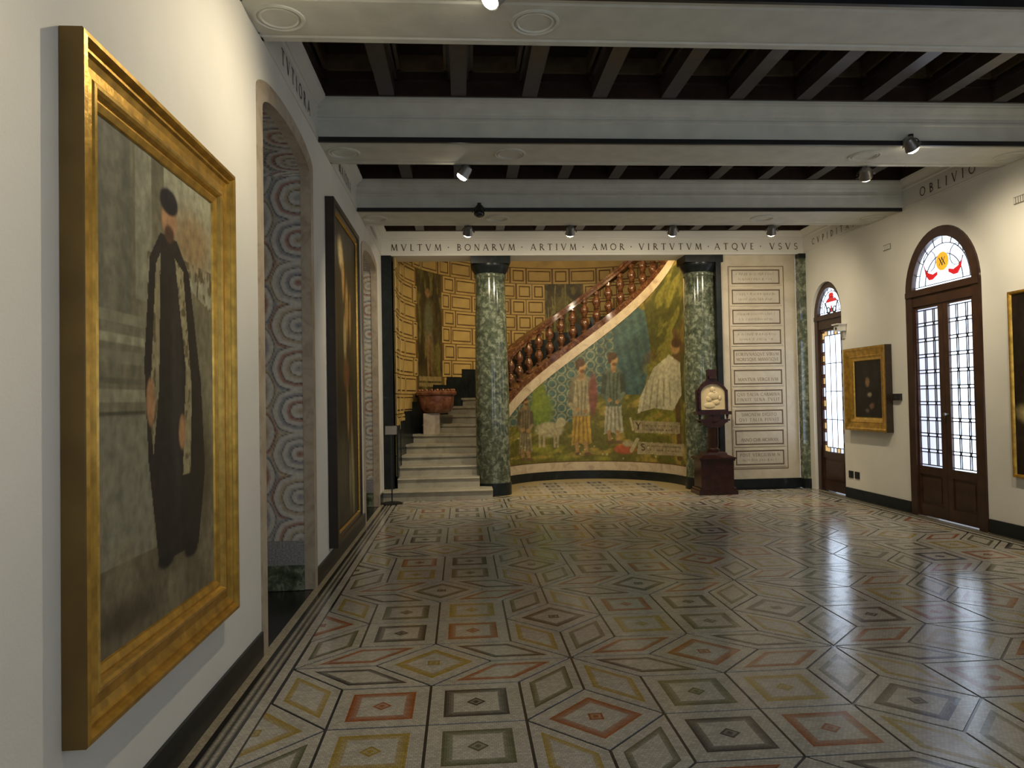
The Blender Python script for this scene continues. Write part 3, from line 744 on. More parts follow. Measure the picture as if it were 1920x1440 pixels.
    fig(1090, 672, 852, 40, (.22, .19, .11), (.30, .19, .03)); c.ell(1112, 740, 8, 40, (.13, .045, .03), .3)
    fig(1150, 660, 830, 38, (.08, .10, .065), (.26, .25, .18))
    fig(985, 742, 862, 26, (.14, .11, .06), (.19, .16, .09))
    c.ell(1030, 806, 26, 14, (.29, .26, .15), .2); c.ell(1052, 792, 9, 9, (.29, .26, .15), .2)
    for xx in (1012, 1020, 1040, 1046): c.line(xx, 812, xx, 838, 2.2, (.27, .23, .13))
    c.poly([(1225, 690), (1255, 665), (1275, 680), (1278, 740), (1262, 770), (1225, 765), (1195, 775), (1200, 745)], (.33, .31, .21))
    for k in range(5): c.line(1215+k*10, 705+k*3, 1205+k*13, 768-k*2, 1.6, (.17, .155, .09), .7)
    c.ell(1266, 650, 9, 14, (.25, .15, .06), .2); c.ell(1268, 643, 10, 9, (.06, .03, .012), .2)
    c.ell(1172, 842, 20, 9, (.30, .07, .03), .3); c.ell(1178, 832, 10, 6, (.26, .22, .12), .3)
    # scrolls
    c.poly([(1187, 788), (1275, 792), (1275, 814), (1190, 811)], (.24, .20, .115)); c.poly([(1196, 828), (1283, 833), (1282, 855), (1195, 851)], (.24, .20, .115))
    c.line(1182, 784, 1187, 806, 2, (.33, .28, .15)); c.line(1195, 824, 1184, 845, 3.5, (.33, .30, .16))
    for k in range(26):
        x_, y_ = rnd.uniform(965, 1280), rnd.uniform(790, 860); c.ell(x_, y_, 1.6, 1.6, (.38, .36, .16), .3, .8)
    c.c *= (1+.35*n2[..., None])
    return c.c
paint('mural', 330, 220, mpos, mcol, mwall, 'fresco')
def cyl(x, y):
    d = ray(x, y); o2 = CAM[:2]-np.array([CX, CY]); a = d[:2]@d[:2]; b = o2@d[:2]; q = o2@o2-(RI-.012)**2
    return tuple(CAM+d*((-b+math.sqrt(b*b-a*q))/a))
MBY = MB(); text(MBY, 'Y', 1192, 1201, -804.5, 13, lambda u, v: cyl(u, -v+.03*(u-1190)))
marks(MBY, 1204, 1268, -799, 4.5, lambda u, v: cyl(u, -v+.03*(u-1190)), 40); marks(MBY, 1204, 1262, -807, 4.5, lambda u, v: cyl(u, -v+.03*(u-1190)), 41)
text(MBY, 'S', 1202, 1210, -844, 13, lambda u, v: cyl(u, -v+.05*(u-1200)))
marks(MBY, 1214, 1276, -837, 4.5, lambda u, v: cyl(u, -v+.05*(u-1200)), 42); marks(MBY, 1214, 1274, -845, 4.5, lambda u, v: cyl(u, -v+.05*(u-1200)), 43)
MBY.build('scroll_lettering', 'scrollink', mwall)

# staircase
HS, DT = .165, 7.57
st = thing('staircase', (.6, 7.4, 0), 'pale stone staircase curving up behind the green column', 'staircase')
def theta(k): return 178-(k-4)*DT
def front(k): return None if k > 3 else (7.2, 7.58, 7.9)[k-1]
RS = RI+.26
for k in range(1, 27):
    z1, z0 = k*HS, k*HS-HS-.02
    mb = MB()
    if k <= 3:
        y0 = front(k); x0, x1 = ((XL, 1.51) if k == 1 else (CX-RO+.01, CX-RS-.01))
        ye = 7.66 if k == 1 else 8.35
        y1_ = ye if k > 1 else 7.6
        mb.box(x0, x1, y0, y1_ if k == 1 else ye, max(0, z0), z1-.04)
        mb.prism([(0, 0), (-.025, .006), (-.032, .02), (-.025, .034), (0, .04), (y1_-y0 if k == 1 else ye-y0, .04), (y1_-y0 if k == 1 else ye-y0, 0)], (x0, y0, z1-.04), (0, 1, 0), (0, 0, 1), (x1-x0, 0, 0))
        if k == 1: pass
    else:
        t0, t1 = theta(k), theta(k+2)
        mb.sector(RS+.01, RO-.012, t0, t1, z0, z1-.04, 4); mb.sector(RS+.01, RO-.012, t0+.7, t1, z1-.04, z1, 4)
    mb.build('step', 'step', st)
# stepped black skirting along the outer wall
for k in range(3, 20):
    t0 = min(179.5, theta(k)) if k > 3 else 179.5; t1 = theta(k+1)
    if k == 3: MB().box(CX-RO, CX-RO+.02, 7.62, 8.1, .3, 1.20).build('skirting_panel', 'blackmarble', st)
    MB().sector(RO-.03, RO+.01, t0, t1, k*HS-.02, k*HS+.60, 3).build('skirting_panel', 'blackmarble', st)
# balustrade
bl = thing('stair_balustrade', (CX, CY+RI+.12, 0), 'brown marble balustrade rising along the curved stair above the mural', 'balustrade')
def ramp(name, r0, r1, d0, d1, m_, t0=176, t1=8, n=72):
    rows = []
    for i in range(n+1):
        th = t0+(t1-t0)*i/n; z = float(zs(th)); a = R(th)
        rows.append([(CX+r*math.cos(a), CY+r*math.sin(a), z+d) for r, d in ((r0, d0), (r1, d0), (r1, d1), (r0, d1))])
    mb = MB().grid(rows, 0, True); mb.cap(rows[0][::-1]); mb.cap(rows[-1]); return mb.build(name, m_, bl, smooth=30)
ramp('stringer_band', RI-.02, RI+.27, 0, .21, 'tan'); ramp('stringer_base', RI+.01, RI+.24, .21, .36, 'baluster')
ramp('handrail', RI+.02, RI+.23, 1.0, 1.07, 'baluster'); ramp('handrail_cap', RI-.005, RI+.255, 1.07, 1.13, 'baluster')
bprof = [(r_*1.3, h) for r_, h in [(.05, 0), (.05, .03), (.03, .05), (.038, .09), (.062, .15), (.066, .19), (.05, .25), (.03, .30), (.044, .315), (.03, .335), (.045, .37), (.066, .43), (.06, .49), (.036, .55), (.03, .58), (.05, .60), (.05, .66)]]
k = 0; th = 166
me0 = None
while th > 12:
    a = R(th); z = float(zs(th))+.35; x, y = CX+(RI+.125)*math.cos(a), CY+(RI+.125)*math.sin(a)
    if me0 is None:
        ob = MB().lathe(bprof, x, y, z, 14).build('baluster', 'baluster', bl, smooth=50, origin=(x, y, z)); me0 = ob.data
    else: link(me0, 'baluster', (x, y, z), bl)
    th -= DT
# planter tub on plinth
px_, py_ = .56, 9.15
tag(MB().box(px_-.24, px_+.06, py_-.18, py_+.2, .98, 1.37).build('stone_plinth', 'tan'), 'square stone block on the stair under the red tub', 'plinth')
mb = MB().lathe([(.20, 0), (.27, .03), (.315, .12), (.33, .26), (.335, .33), (.375, .345), (.385, .385), (.365, .41), (.31, .41), (.30, .37), (.28, .2), (.02, .15)], px_, py_, 1.37, 36)
tb = thing('marble_tub', (px_, py_, 1.37), 'round red marble tub standing beside the painted niche on the stair', 'planter'); mb.build('bowl', 'redmarble', tb, smooth=45)
mb = MB()
for k in range(20):
    a = k*.314+.1; mb.lathe([(.004, 0), (.03, .015), (.02, .04), (.004, .05)], px_+.335*math.cos(a), py_+.335*math.sin(a), 1.775, 6)
mb.build('rim_ornament', 'redmarble', tb, smooth=60)['kind'] = 'stuff'

# ================================================================== DOORS on the right wall
def arch_poly(ym, hw, zs_, rise, n=22): return [(ym+hw*math.cos(math.pi*k/n), zs_+rise*math.sin(math.pi*k/n)) for k in range(n+1)]
def archframe(mb, ym, hw0, hw1, zs_, r0, r1, x0, x1, n=22):
    o, i = arch_poly(ym, hw0, zs_, r0), arch_poly(ym, hw1, zs_, r1)
    rows = [[(x0, *o[k]), (x0, *i[k]), (x1, *i[k]), (x1, *o[k])] for k in range(n+1)]
    return mb.grid(rows, 0, True)
def cam_line(mb, x, a, b, r=.005):
    (y0, z0), (y1, z1) = a, b; L = math.hypot(y1-y0, z1-z0); ny, nz = -(z1-z0)/L*r, (y1-y0)/L*r
    mb.prism([(y0+ny, z0+nz), (y0-ny, z0-nz), (y1-ny, z1-nz), (y1+ny, z1+nz)], (x-.006, 0, 0), (0, 1, 0), (0, 0, 1), (.009, 0, 0))
def door(nm, ya, yb, zsp, rise, label, kind):
    ym, hw = (ya+yb)/2, (yb-ya)/2-.003
    x0 = XR-.02 if kind == 1 else XR+.05
    d = thing(nm, (XR+.06, ym, 0), label, 'door', kind='structure')
    fw = .13 if kind == 1 else .10
    zt0, zt1 = (2.70, 2.92) if kind == 1 else (2.66, 2.90)
    mb = MB(); archframe(mb, ym, hw, hw-fw, zsp, rise-.003, rise-fw, x0, x0+.12)
    for s_ in (-1, 1):
        y0, y1 = sorted((ym+s_*hw, ym+s_*(hw-fw))); mb.box(x0, x0+.12, y0, y1, 0, zsp)
    mb.build('frame', 'door', d, smooth=30)
    mb = MB().box(x0+.01, x0+.11, ym-hw+fw, ym+hw-fw, zt0, zt1)
    mb.box(x0-.02, x0+.05, ym-hw+.02, ym+hw-.02, zt1-.09, zt1-.02); mb.build('transom', 'door', d)
    # lunette
    gx = x0+.06; gh, gr = hw-fw+.004, (zsp+rise-fw)-zt1+.004
    pts = arch_poly(ym, gh, zt1, gr)
    lun = MB(); n = len(pts); lun.add([(gx, *p_) for p_ in pts], [tuple(range(n))])
    lun = lun.build('lunette_glass', 'glass', d)
    cm = MB()
    for f_ in (.84, .62):
        pp = arch_poly(ym, gh*f_, zt1+.03, gr*f_-.02)
        for a, b in zip(pp[:-1], pp[1:]): cam_line(cm, gx-.004, a, b, .005)
    for k in range(1, 10):
        a = math.pi*k/10; cam_line(cm, gx-.004, (ym+gh*.84*math.cos(a), zt1+.03+(gr*.84-.02)*math.sin(a)), (ym+gh*.985*math.cos(a), zt1+gr*.985*math.sin(a)), .005)
    cam_line(cm, gx-.004, (ym-gh, zt1+.03), (ym+gh, zt1+.03), .005)
    cm.build('lead_cames', 'lead', lun)
    zc = zt1+gr*.45
    if kind == 1:
        MB().lathe([(.001, 0), (.115, 0), (.115, .004), (.001, .004)], gx-.012, ym, zc+.02, 24, axis=(-1, 0, 0)).build('gold_roundel', 'glassgold', lun)
        mg = MB(); fnm = lambda u, v: (gx-.018, -u, v)
        text(mg, 'XX', -ym-.06, -ym+.06, zc-.03, .10, fnm); mg.build('roundel_monogram', 'lead', lun)
        for s_ in (-1, 1):
            mr = MB(); P_ = [(.36, .03), (.33, -.07), (.27, -.13), (.19, -.145), (.10, -.11)]
            rows = [[(gx-.01, ym+s_*u, zc+v+t*.035*(1.3-abs(i-2)*.35)) for t in (-1, 1)] for i, (u, v) in enumerate(P_)]
            mr.grid(rows); mr.build('red_ribbon', 'glassred', lun)
            cmx = MB(); pp = [(ym+s_*(.25+.12*math.cos(a)), zc+.06+.13*math.sin(a)) for a in [k*.5 for k in range(13)]]
            for a, b in zip(pp[:-1], pp[1:]): cam_line(cmx, gx-.006, a, b, .003)
            cmx.build('lead_scroll', 'lead', lun)
    else:
        mr = MB(); rows = [[(gx-.01, ym+u, zc+v) for u in (-w_, w_)] for w_, v in ((.17, .0), (.16, .03), (.07, .06), (.075, .12), (.05, .15))]
        mr.grid(rows); mr.box(gx-.011, gx-.007, ym-.02, ym+.02, zc-.16, zc-.06); mr.build('red_hat_glass', 'glassred', lun)
        cmx = MB()
        for s_ in (-1, 1):
            pp = [(ym+s_*(.02+.20*t), zc-.10-.10*math.sin(t*5)) for t in [k/10 for k in range(11)]]
            for a, b in zip(pp[:-1], pp[1:]): cam_line(cmx, gx-.006, a, b, .010)
            pp = [(ym+s_*(.10+.05*math.cos(a)), zc-.13+.05*math.sin(a)) for a in [k*.6 for k in range(11)]]
            for a, b in zip(pp[:-1], pp[1:]): cam_line(cmx, gx-.006, a, b, .008)
        cmx.build('lead_scroll', 'lead', lun)
    iy0, iy1 = ym-hw+fw+.004, ym+hw-fw-.004
    leaves = [(iy0, ym-.003), (ym+.003, iy1)] if kind == 1 else [(iy0, iy1)]
    zg0, zg1 = .645, zt0-.035
    for li, (a, b) in enumerate(leaves):
        sw = .055 if kind == 1 else .045
        ga, gb = (a+.05, b-.09) if (kind == 1 and li == 0) else ((a+.09, b-.03) if kind == 1 else (a+.04, b-.04))
        lf = thing('door_leaf', (x0+.06, (a+b)/2, .02), '', ''); del lf['label'], lf['category']; lf.parent = d; lf.location = tuple(ORI[lf.name]-ORI[d.name])
        mb = MB().box(x0+.03, x0+.08, a, ga, .012, zt0-.003); mb.box(x0+.03, x0+.08, gb, b, .012, zt0-.003)
        mb.box(x0+.03, x0+.08, ga, gb, .012, .16); mb.box(x0+.03, x0+.08, ga, gb, .54, zg0); mb.box(x0+.03, x0+.08, ga, gb, zg1, zt0-.003); mb.box(x0+.045, x0+.07, ga, gb, .16, .54)
        mb.box(x0+.036, x0+.06, ga+.04, gb-.04, .20, .50)
        mb.build('leaf_frame', 'door', lf)
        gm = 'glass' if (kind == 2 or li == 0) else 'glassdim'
        cm = MB(); W_, H_ = gb-ga, zg1-zg0
        if kind == 1:
            # rows of tall rectangles divided by narrow double strips
            nr = 10; rhh = H_/nr; nw = .03; cxs = [0, .10, .10+nw, .10+nw+.14, .10+2*nw+.14, W_]
            cxs = [c_*W_/cxs[-1] for c_ in cxs]
            strips = MB()
            for r_ in range(nr):
                zb = zg0+r_*rhh; zlo, zhi = zb+.02, zb+rhh-.02
                for q in (0, 2, 4):
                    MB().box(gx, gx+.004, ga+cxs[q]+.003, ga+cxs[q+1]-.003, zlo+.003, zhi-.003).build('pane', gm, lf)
                for q in (1, 3): strips.box(gx, gx+.004, ga+cxs[q]+.003, ga+cxs[q+1]-.003, zlo-.0, zhi+.0)
                strips.box(gx, gx+.004, ga, gb, zhi+.003, zhi+.037 if r_ < nr-1 else zg1)
                if r_ == 0: strips.box(gx, gx+.004, ga, gb, zg0, zlo-.003)
                for z_ in (zlo, zhi): cam_line(cm, gx-.002, (ga, z_), (gb, z_), .0065)
                for q in (1, 2, 3, 4): cam_line(cm, gx-.002, (ga+cxs[q], zlo), (ga+cxs[q], zhi), .0065)
                for q in (1, 3):
                    yc = ga+(cxs[q]+cxs[q+1])/2
                    if r_ < nr-1:
                        for s_ in (-1, 1): cam_line(cm, gx-.002, (yc-s_*.022, zhi), (yc+s_*.022, zhi+.04), .0065)
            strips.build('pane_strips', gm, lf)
        else:
            bw = .075; y0, y1, z0, z1 = ga+bw, gb-bw, zg0+bw, zg1-bw
            for c_ in range(3):
                for r_ in range(4):
                    MB().box(gx, gx+.004, y0+(y1-y0)*c_/3+.003, y0+(y1-y0)*(c_+1)/3-.003, z0+(z1-z0)*r_/4+.003, z0+(z1-z0)*(r_+1)/4-.003).build('pane', gm, lf)
            for c_ in range(4): cam_line(cm, gx-.002, (y0+(y1-y0)*c_/3, z0), (y0+(y1-y0)*c_/3, z1), .0065)
            for r_ in range(5): cam_line(cm, gx-.002, (y0, z0+(z1-z0)*r_/4), (y1, z0+(z1-z0)*r_/4), .0065)
            z_ = zg0; k = 0
            while z_ < zg1-.01:
                hgt = min((.11, .05, .16, .05)[k % 4], zg1-z_)
                for (p, q) in ((ga, y0), (y1, gb)):
                    MB().box(gx, gx+.004, p+.003, q-.003, z_+.003, z_+hgt-.003).build('border_pane', ('glassamber', 'glassbrown', 'glassdim', 'glassbrown')[k % 4], lf)
                    cam_line(cm, gx-.002, (p, z_), (q, z_), .0065)
                z_ += hgt; k += 1
            for (p, q) in ((zg0, z0), (z1, zg1)):
                for c_ in range(5):
                    MB().box(gx, gx+.004, y0+(y1-y0)*c_/5+.003, y0+(y1-y0)*(c_+1)/5-.003, p+.003, q-.003).build('border_pane', ('glassdim', 'glassamber', 'glassdim')[c_ % 3], lf)
                    cam_line(cm, gx-.002, (y0+(y1-y0)*c_/5, p), (y0+(y1-y0)*c_/5, q), .0065)
        cm.build('lead_cames', 'lead', lf)
        if kind == 1 and li == 0:
            MB().lathe([(.012, 0), (.012, .03), (.022, .04), (.018, .06)], x0+.03, b-.045, 1.32, 10, axis=(-1, 0, 0)).build('door_handle', 'chrome', lf)
door('door_1', *DOORS[0], 'dark double door with leaded glass and a gold roundel in its lunette', 1)
door('door_2', *DOORS[1], 'narrow dark glazed door with a red hat in its lunette', 2)
door('added_door_3', *DOORS[2], 'unseen leaded-glass double door added to light the room, beyond the ruff portrait', 1)  # out-of-view door added for more daylight in the room
door('added_door_4', *DOORS[3], 'unseen leaded-glass double door added to light the room, near the plain end wall', 1)  # another glazed door added out of view for its daylight

# ================================================================== PICTURES
def picture(name, label, n, X0, y0, y1, z0, z1, profs, canvas_inset, ch, colf, nu, nv, group='framed paintings'):
    """n=+1 hangs on the left wall, -1 on the right; profs = [(name, mats, [(inset, height)])]"""
    t = thing(name, (X0, (y0+y1)/2, z0), label, 'painting', group)
    for nm_, m_, pf in profs:
        mb = MB()
        rows = [[(X0+n*h, y, z) for y, z in ((y0+d, z0+d), (y1-d, z0+d), (y1-d, z1-d), (y0+d, z1-d))] for d, h in pf]
        mb.grid(rows, 0, True); mb.build(nm_, m_, t)
    d = canvas_inset
    if n > 0: pos = lambda U, V: np.stack([0*U+X0+n*ch, y0+d+U*(y1-y0-2*d), z0+d+V*(z1-z0-2*d)], -1)
    else: pos = lambda U, V: np.stack([0*U+X0+n*ch, y1-d-U*(y1-y0-2*d), z0+d+V*(z1-z0-2*d)], -1)
    paint('canvas', nu, nv, pos, colf, t, 'paint')
    return t
def portrait(U, V, Q):
    c = Canvas(U, V, (.14, .125, .075)); nz = noise2(U, V, 31, 5, 4)
    c.c = c.c*(1+.5*nz[..., None])
    # plain stone backdrop: shaft, plinth and floor as flat tones
    c.poly([(0, .62), (.24, .62), (.24, 1), (0, 1)], (.11, .105, .07)); c.ell(.10, .8, .06, .5, (.17, .16, .105), .6, .6)
    for v_, t_, k_ in ((.625, .02, .19), (.585, .018, .23), (.545, .025, .16), (.505, .012, .10), (.47, .025, .2), (.445, .008, .06)): c.poly([(0, v_), (.34, v_), (.34, v_+t_), (0, v_+t_)], (k_, k_*.93, k_*.58))
    c.poly([(0, .16), (.40, .16), (.40, .44), (0, .44)], (.16, .15, .10))
    c.poly([(.27, .68), (.40, .68), (.40, 1), (.27, 1)], (.20, .19, .125))
    c.poly([(.52, .84), (.78, .74), (1, .70), (1, 1), (.5, 1)], (.24, .23, .15)); c.ell(.78, .86, .2, .07, (.20, .11, .03), .6, .7)
    c.poly([(0, 0), (1, 0), (1, .13), (.4, .16), (0, .16)], (.10, .085, .05)); c.mix((V < .2)*sstep(.0, .3, noise2(U, V, 33, 5, 6))*.6, (.18, .15, .09))
    c.ell(.2, .05, .2, .03, (.045, .035, .02), .6, .8); c.ell(.86, .3, .12, .16, (.055, .04, .022), .6, .8)
    # a plain cloaked standing figure
    c.poly([(.47, .845), (.62, .845), (.74, .78), (.86, .52), (.90, .30), (.82, .12), (.44, .12), (.36, .34), (.33, .55), (.38, .78)], (.018, .015, .012))
    c.ell(.61, .50, .05, .25, (.032, .028, .024), .5, .8)
    c.poly([(.60, .80), (.68, .78), (.76, .5), (.74, .30), (.66, .30), (.70, .55)], (.23, .20, .11)); c.poly([(.43, .77), (.47, .8), (.45, .5), (.40, .36), (.37, .45)], (.21, .18, .10))
    c.mix(((c.c[..., 0] > .19) & (U > .36) & (V < .81) & (V > .29))*sstep(.1, .3, noise2(U, V, 35, 3, 40)), (.09, .07, .035))
    c.ell(.55, .885, .07, .045, (.31, .17, .08), .15); c.ell(.55, .925, .085, .03, (.014, .012, .012), .15); c.ell(.55, .852, .045, .02, (.07, .035, .018), .3)
    c.ell(.38, .47, .035, .05, (.30, .16, .07), .2); c.ell(.66, .40, .035, .04, (.30, .16, .07), .2)
    c.ell(.50, .12, .07, .018, (.012, .01, .01), .3); c.ell(.74, .115, .07, .018, (.012, .01, .01), .3)
    return c.c*(1+.25*noise2(U, V, 37, 3, 40)[..., None])
picture('large_portrait_painting', 'large gilt-framed full-length portrait of a dark-cloaked standing figure', 1, XL, -2.03, -.44, .50, 2.84,
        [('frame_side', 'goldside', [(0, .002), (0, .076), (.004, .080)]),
         ('frame', 'gold', [(.004, .080), (.022, .083), (.030, .074), (.036, .060), (.052, .062), (.060, .050), (.085, .042), (.120, .046), (.128, .052)]),
         ('frame_rim', 'goldlite', [(.128, .052), (.142, .054), (.152, .046), (.160, .030)]), ('frame_slip', 'gold', [(.160, .030), (.172, .032), (.196, .022), (.200, .012)])], .198, .013, lambda U, V, Q: portrait(U, V, Q)*1.35, 150, 280)
def darkpic(seed, glow, base=(.03, .024, .012)):
    def f(U, V, Q):
        c = Canvas(U, V, base); c.c = c.c*(1+.8*noise2(U, V, seed, 5, 4)[..., None])
        g = random.Random(seed)
        for x, y, rx, ry, k in glow: c.ell(x, y, rx, ry, k, .6, .9, g.uniform(-15, 15))
        return c.c*(1+.4*noise2(U, V, seed+3, 3, 30)[..., None])
    return f
A_ = (.30, .17, .05); B_ = (.34, .26, .11); C_ = (.16, .06, .02)
picture('tall_dark_painting', 'tall dark-framed painting of vague warm forms between the two passages', 1, XL, 2.6, 4.33, .2, 3.60,
        [('frame', 'darkframe', [(0, .002), (0, .085), (.02, .09), (.06, .09), (.07, .075), (.1, .07)]), ('frame_rim', 'goldlite', [(.1, .07), (.108, .074), (.125, .055)])], .124, .05,
        darkpic(51, [(.3, .9, .10, .045, B_), (.4, .82, .05, .06, A_), (.55, .72, .07, .09, A_), (.45, .62, .06, .07, B_), (.7, .7, .04, .08, A_), (.5, .5, .12, .05, C_), (.55, .37, .05, .08, A_), (.7, .33, .05, .1, C_), (.75, .16, .06, .14, B_), (.62, .14, .05, .1, (.22, .19, .09)), (.3, .2, .2, .1, (.07, .06, .03))]), 60, 140)
picture('small_dark_portrait', 'small gilt-framed dark portrait hanging between the two glazed doors', -1, XR, 5.08, 6.17, 1.045, 2.265,
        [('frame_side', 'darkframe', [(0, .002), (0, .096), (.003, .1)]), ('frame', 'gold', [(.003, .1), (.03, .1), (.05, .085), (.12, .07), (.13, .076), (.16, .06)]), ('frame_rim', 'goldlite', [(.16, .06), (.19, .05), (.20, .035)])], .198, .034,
        darkpic(61, [(.48, .62, .07, .07, (.30, .17, .08)), (.55, .40, .07, .035, (.32, .27, .18)), (.62, .2, .08, .05, (.16, .09, .05)), (.45, .12, .07, .03, (.12, .09, .06)), (.48, .67, .05, .03, (.2, .12, .06))], (.016, .013, .009)), 60, 90)
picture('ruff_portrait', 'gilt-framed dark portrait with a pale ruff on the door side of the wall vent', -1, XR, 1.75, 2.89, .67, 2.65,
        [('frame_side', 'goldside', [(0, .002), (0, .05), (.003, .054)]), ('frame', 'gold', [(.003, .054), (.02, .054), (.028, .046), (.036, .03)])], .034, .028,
        darkpic(71, [(.2, .33, .16, .045, (.45, .36, .16)), (.45, .62, .16, .12, (.28, .16, .08)), (.5, .5, .2, .05, (.4, .36, .28))], (.018, .012, .008)), 50, 90)

# ================================================================== STANDS AND SMALL THINGS
# relief stand
sx, sy = 5.135, 7.14
t = thing('relief_stand', (sx, sy, 0), 'mahogany pedestal shrine holding an arched ivory-coloured relief', 'stand')
mb = MB().box(sx-.32, sx+.32, sy-.22, sy+.22, 0, .07); mb.box(sx-.30, sx+.30, sy-.20, sy+.20, .07, .11); mb.box(sx-.27, sx+.27, sy-.18, sy+.18, .11, .56)
mb.box(sx-.29, sx+.29, sy-.2, sy+.2, .545, .575); mb.box(sx-.31, sx+.31, sy-.22, sy+.22, .575, .60); mb.build('pedestal', 'redwood', t)
rows = [[(sx+a*w_, sy+b*w_*.68, z) for a, b in ((-1, -1), (1, -1), (1, 1), (-1, 1))] for w_, z in ((.28, .60), (.24, .62), (.19, .64), (.18, .67), (.12, .69))]
mb = MB().grid(rows, 0, True); mb.cap(rows[-1]); mb.build('pedestal_top', 'redwood', t)
MB().lathe([(.09, .68), (.10, .70), (.10, .73), (.075, .75), (.085, .78), (.085, 1.10), (.10, 1.12), (.075, 1.14), (.11, 1.18)], sx, sy, 0, 16).build('shaft', 'redwood', t, smooth=40)
br = [(-.26, 1.215), (-.27, 1.19), (-.22, 1.185), (-.235, 1.165), (-.2, 1.16), (-.15, 1.12), (-.09, 1.08), (.09, 1.08), (.15, 1.12), (.2, 1.16), (.235, 1.165), (.22, 1.185), (.27, 1.19), (.26, 1.215)]
MB().prism(br, (sx, sy-.09, 0), (1, 0, 0), (0, 0, 1), (0, .18, 0)).build('bracket', 'redwood', t)
MB().box(sx-.10, sx+.10, sy-.08, sy+.08, 1.21, 1.30).build('neck', 'redwood', t)
mb = MB().box(sx-.29, sx+.29, sy-.10, sy+.10, 1.29, 1.345)
for s_ in (-1, 1): mb.lathe([(.022, 1.29), (.026, 1.27), (.014, 1.25), (.02, 1.235), (.004, 1.215)], sx+s_*.23, sy-.05, 0, 10)
mb.build('shelf', 'redwood', t, smooth=40)
outl = [(-.265, 1.345), (-.265, 1.69)]+[(-.265+.01+.165*(k/6)**1.2, 1.70+.14*(1-math.cos(math.pi*k/6))/2+.0*k) for k in range(1, 7)]+[(-.075, 1.88), (-.065, 1.93)]
outl = outl+[(-x, z) for x, z in outl[::-1]]
ai = [(-.205, 1.37)]+[(.205*math.cos(math.pi*(1-k/14)), 1.63+.165*math.sin(math.pi*(1-k/14))) for k in range(15)]+[(.205, 1.37)]
mb = MB().prism(outl, (sx, sy-.01, 0), (1, 0, 0), (0, 0, 1), (0, .06, 0))
# raised arched moulding ring in front of back board
n = len(ai); ao = [(x*1.16 if abs(x) > .01 else x, (z-1.37)*1.11+1.355) for x, z in ai]
rows = [[(sx+ao[k][0], sy-.01, ao[k][1]), (sx+ao[k][0]*1.0, sy-.06, ao[k][1]), (sx+ai[k][0], sy-.06, ai[k][1]), (sx+ai[k][0], sy-.01, ai[k][1])] for k in range(n)]
mb.grid(rows, 0, False); mb.box(sx-.24, sx+.24, sy-.06, sy-.01, 1.345, 1.372); mb.build('shrine_frame', 'redwood', t)
mb = MB().box(sx-.075, sx+.075, sy-.03, sy+.05, 1.92, 2.03); mb.box(sx-.055, sx+.055, sy-.05, sy+.05, 1.88, 1.93); mb.build('finial', 'redwood', t)
rel = MB().prism(ai, (sx, sy-.025, 0), (1, 0, 0), (0, 0, 1), (0, .015, 0)).build('relief_panel', 'ivory', t)
mb = MB()
for x, z, rx, rz, d in ((.0, 1.70, .045, .055, .03), (.015, 1.60, .10, .07, .028), (-.06, 1.55, .05, .05, .02), (.06, 1.49, .06, .045, .022), (-.05, 1.44, .10, .05, .018), (.12, 1.56, .03, .04, .02), (.02, 1.66, .03, .03, .028)):
    rows = []
    for i in range(7):
        a = math.pi/2*i/6; rows.append([(sx+x+rx*math.cos(a)*math.cos(2*math.pi*k/16), sy-.024-d*math.sin(a), z+rz*math.cos(a)*math.sin(2*math.pi*k/16)) for k in range(16)])
    mb.grid(rows, 0, True)
mb.build('relief_figure', 'ivory', rel, smooth=60)
# sign stand at foot of stair
qx, qy = -.08, 7.0
t = thing('sign_stand', (qx, qy, 0), 'black sign stand with round foot and small panel before the stair', 'stand')
MB().lathe([(.16, 0), (.165, .012), (.12, .025), (.02, .032)], qx, qy, 0, 32).build('base', 'iron', t, smooth=40)
MB().lathe([(.011, .03), (.011, 1.09)], qx, qy, 0, 12).build('pole', 'iron', t, smooth=40)
sg = MB().prism([(-.10, 0), (.10, 0), (.10, .155), (-.10, .155)], (qx, qy-.03, 1.075), (1, 0, 0), (0, .25, .97), (0, .012, -.003)).build('sign_panel', 'iron', t)
MB().prism([(-.09, .01), (.09, .01), (.09, .145), (-.09, .145)], (qx, qy-.033, 1.075), (1, 0, 0), (0, .25, .97), (0, .003, -.001)).build('printed_sheet', 'print', sg)
# sockets, thermometer box, vents, camera
for y_, l_ in ((6.2, 'black wall socket nearer the narrow glazed door'), (6.03, 'black wall socket nearer the double door')):
    t = thing('wall_socket', (XR, y_, .31), l_, 'socket', 'wall sockets'); box('plate', 'blackplastic', (XR-.012, XR, y_-.06, y_+.06, .31, .415), t); box('insert', 'iron', (XR-.016, XR-.012, y_-.04, y_+.04, .33, .395), t)
t = thing('climate_logger', (XR, 4.95, 1.49), 'small black box on the wall beside the small portrait', 'sensor'); box('case', 'blackplastic', (XR-.04, XR, 4.87, 5.03, 1.49, 1.58), t); box('screen', 'lens', (XR-.043, XR-.04, 4.93, 5.02, 1.51, 1.56), t)
for y_, l_ in ((5.11, 'small slotted wall vent above the small dark portrait'), (2.72, 'small slotted wall vent above the ruff portrait')):
    t = thing('wall_vent', (XR, y_, 3.57), l_, 'vent', 'wall vents'); box('plate', 'grille', (XR-.008, XR, y_-.085, y_+.085, 3.57, 3.65), t)
    for k in range(5): box('slat', 'plaster', (XR-.014, XR-.007, y_-.075+k*.033, y_-.058+k*.033, 3.58, 3.64), t)
t = thing('wall_camera', (XR, 6.30, 2.45), 'white security camera on a bracket beside the narrow glazed door', 'camera')
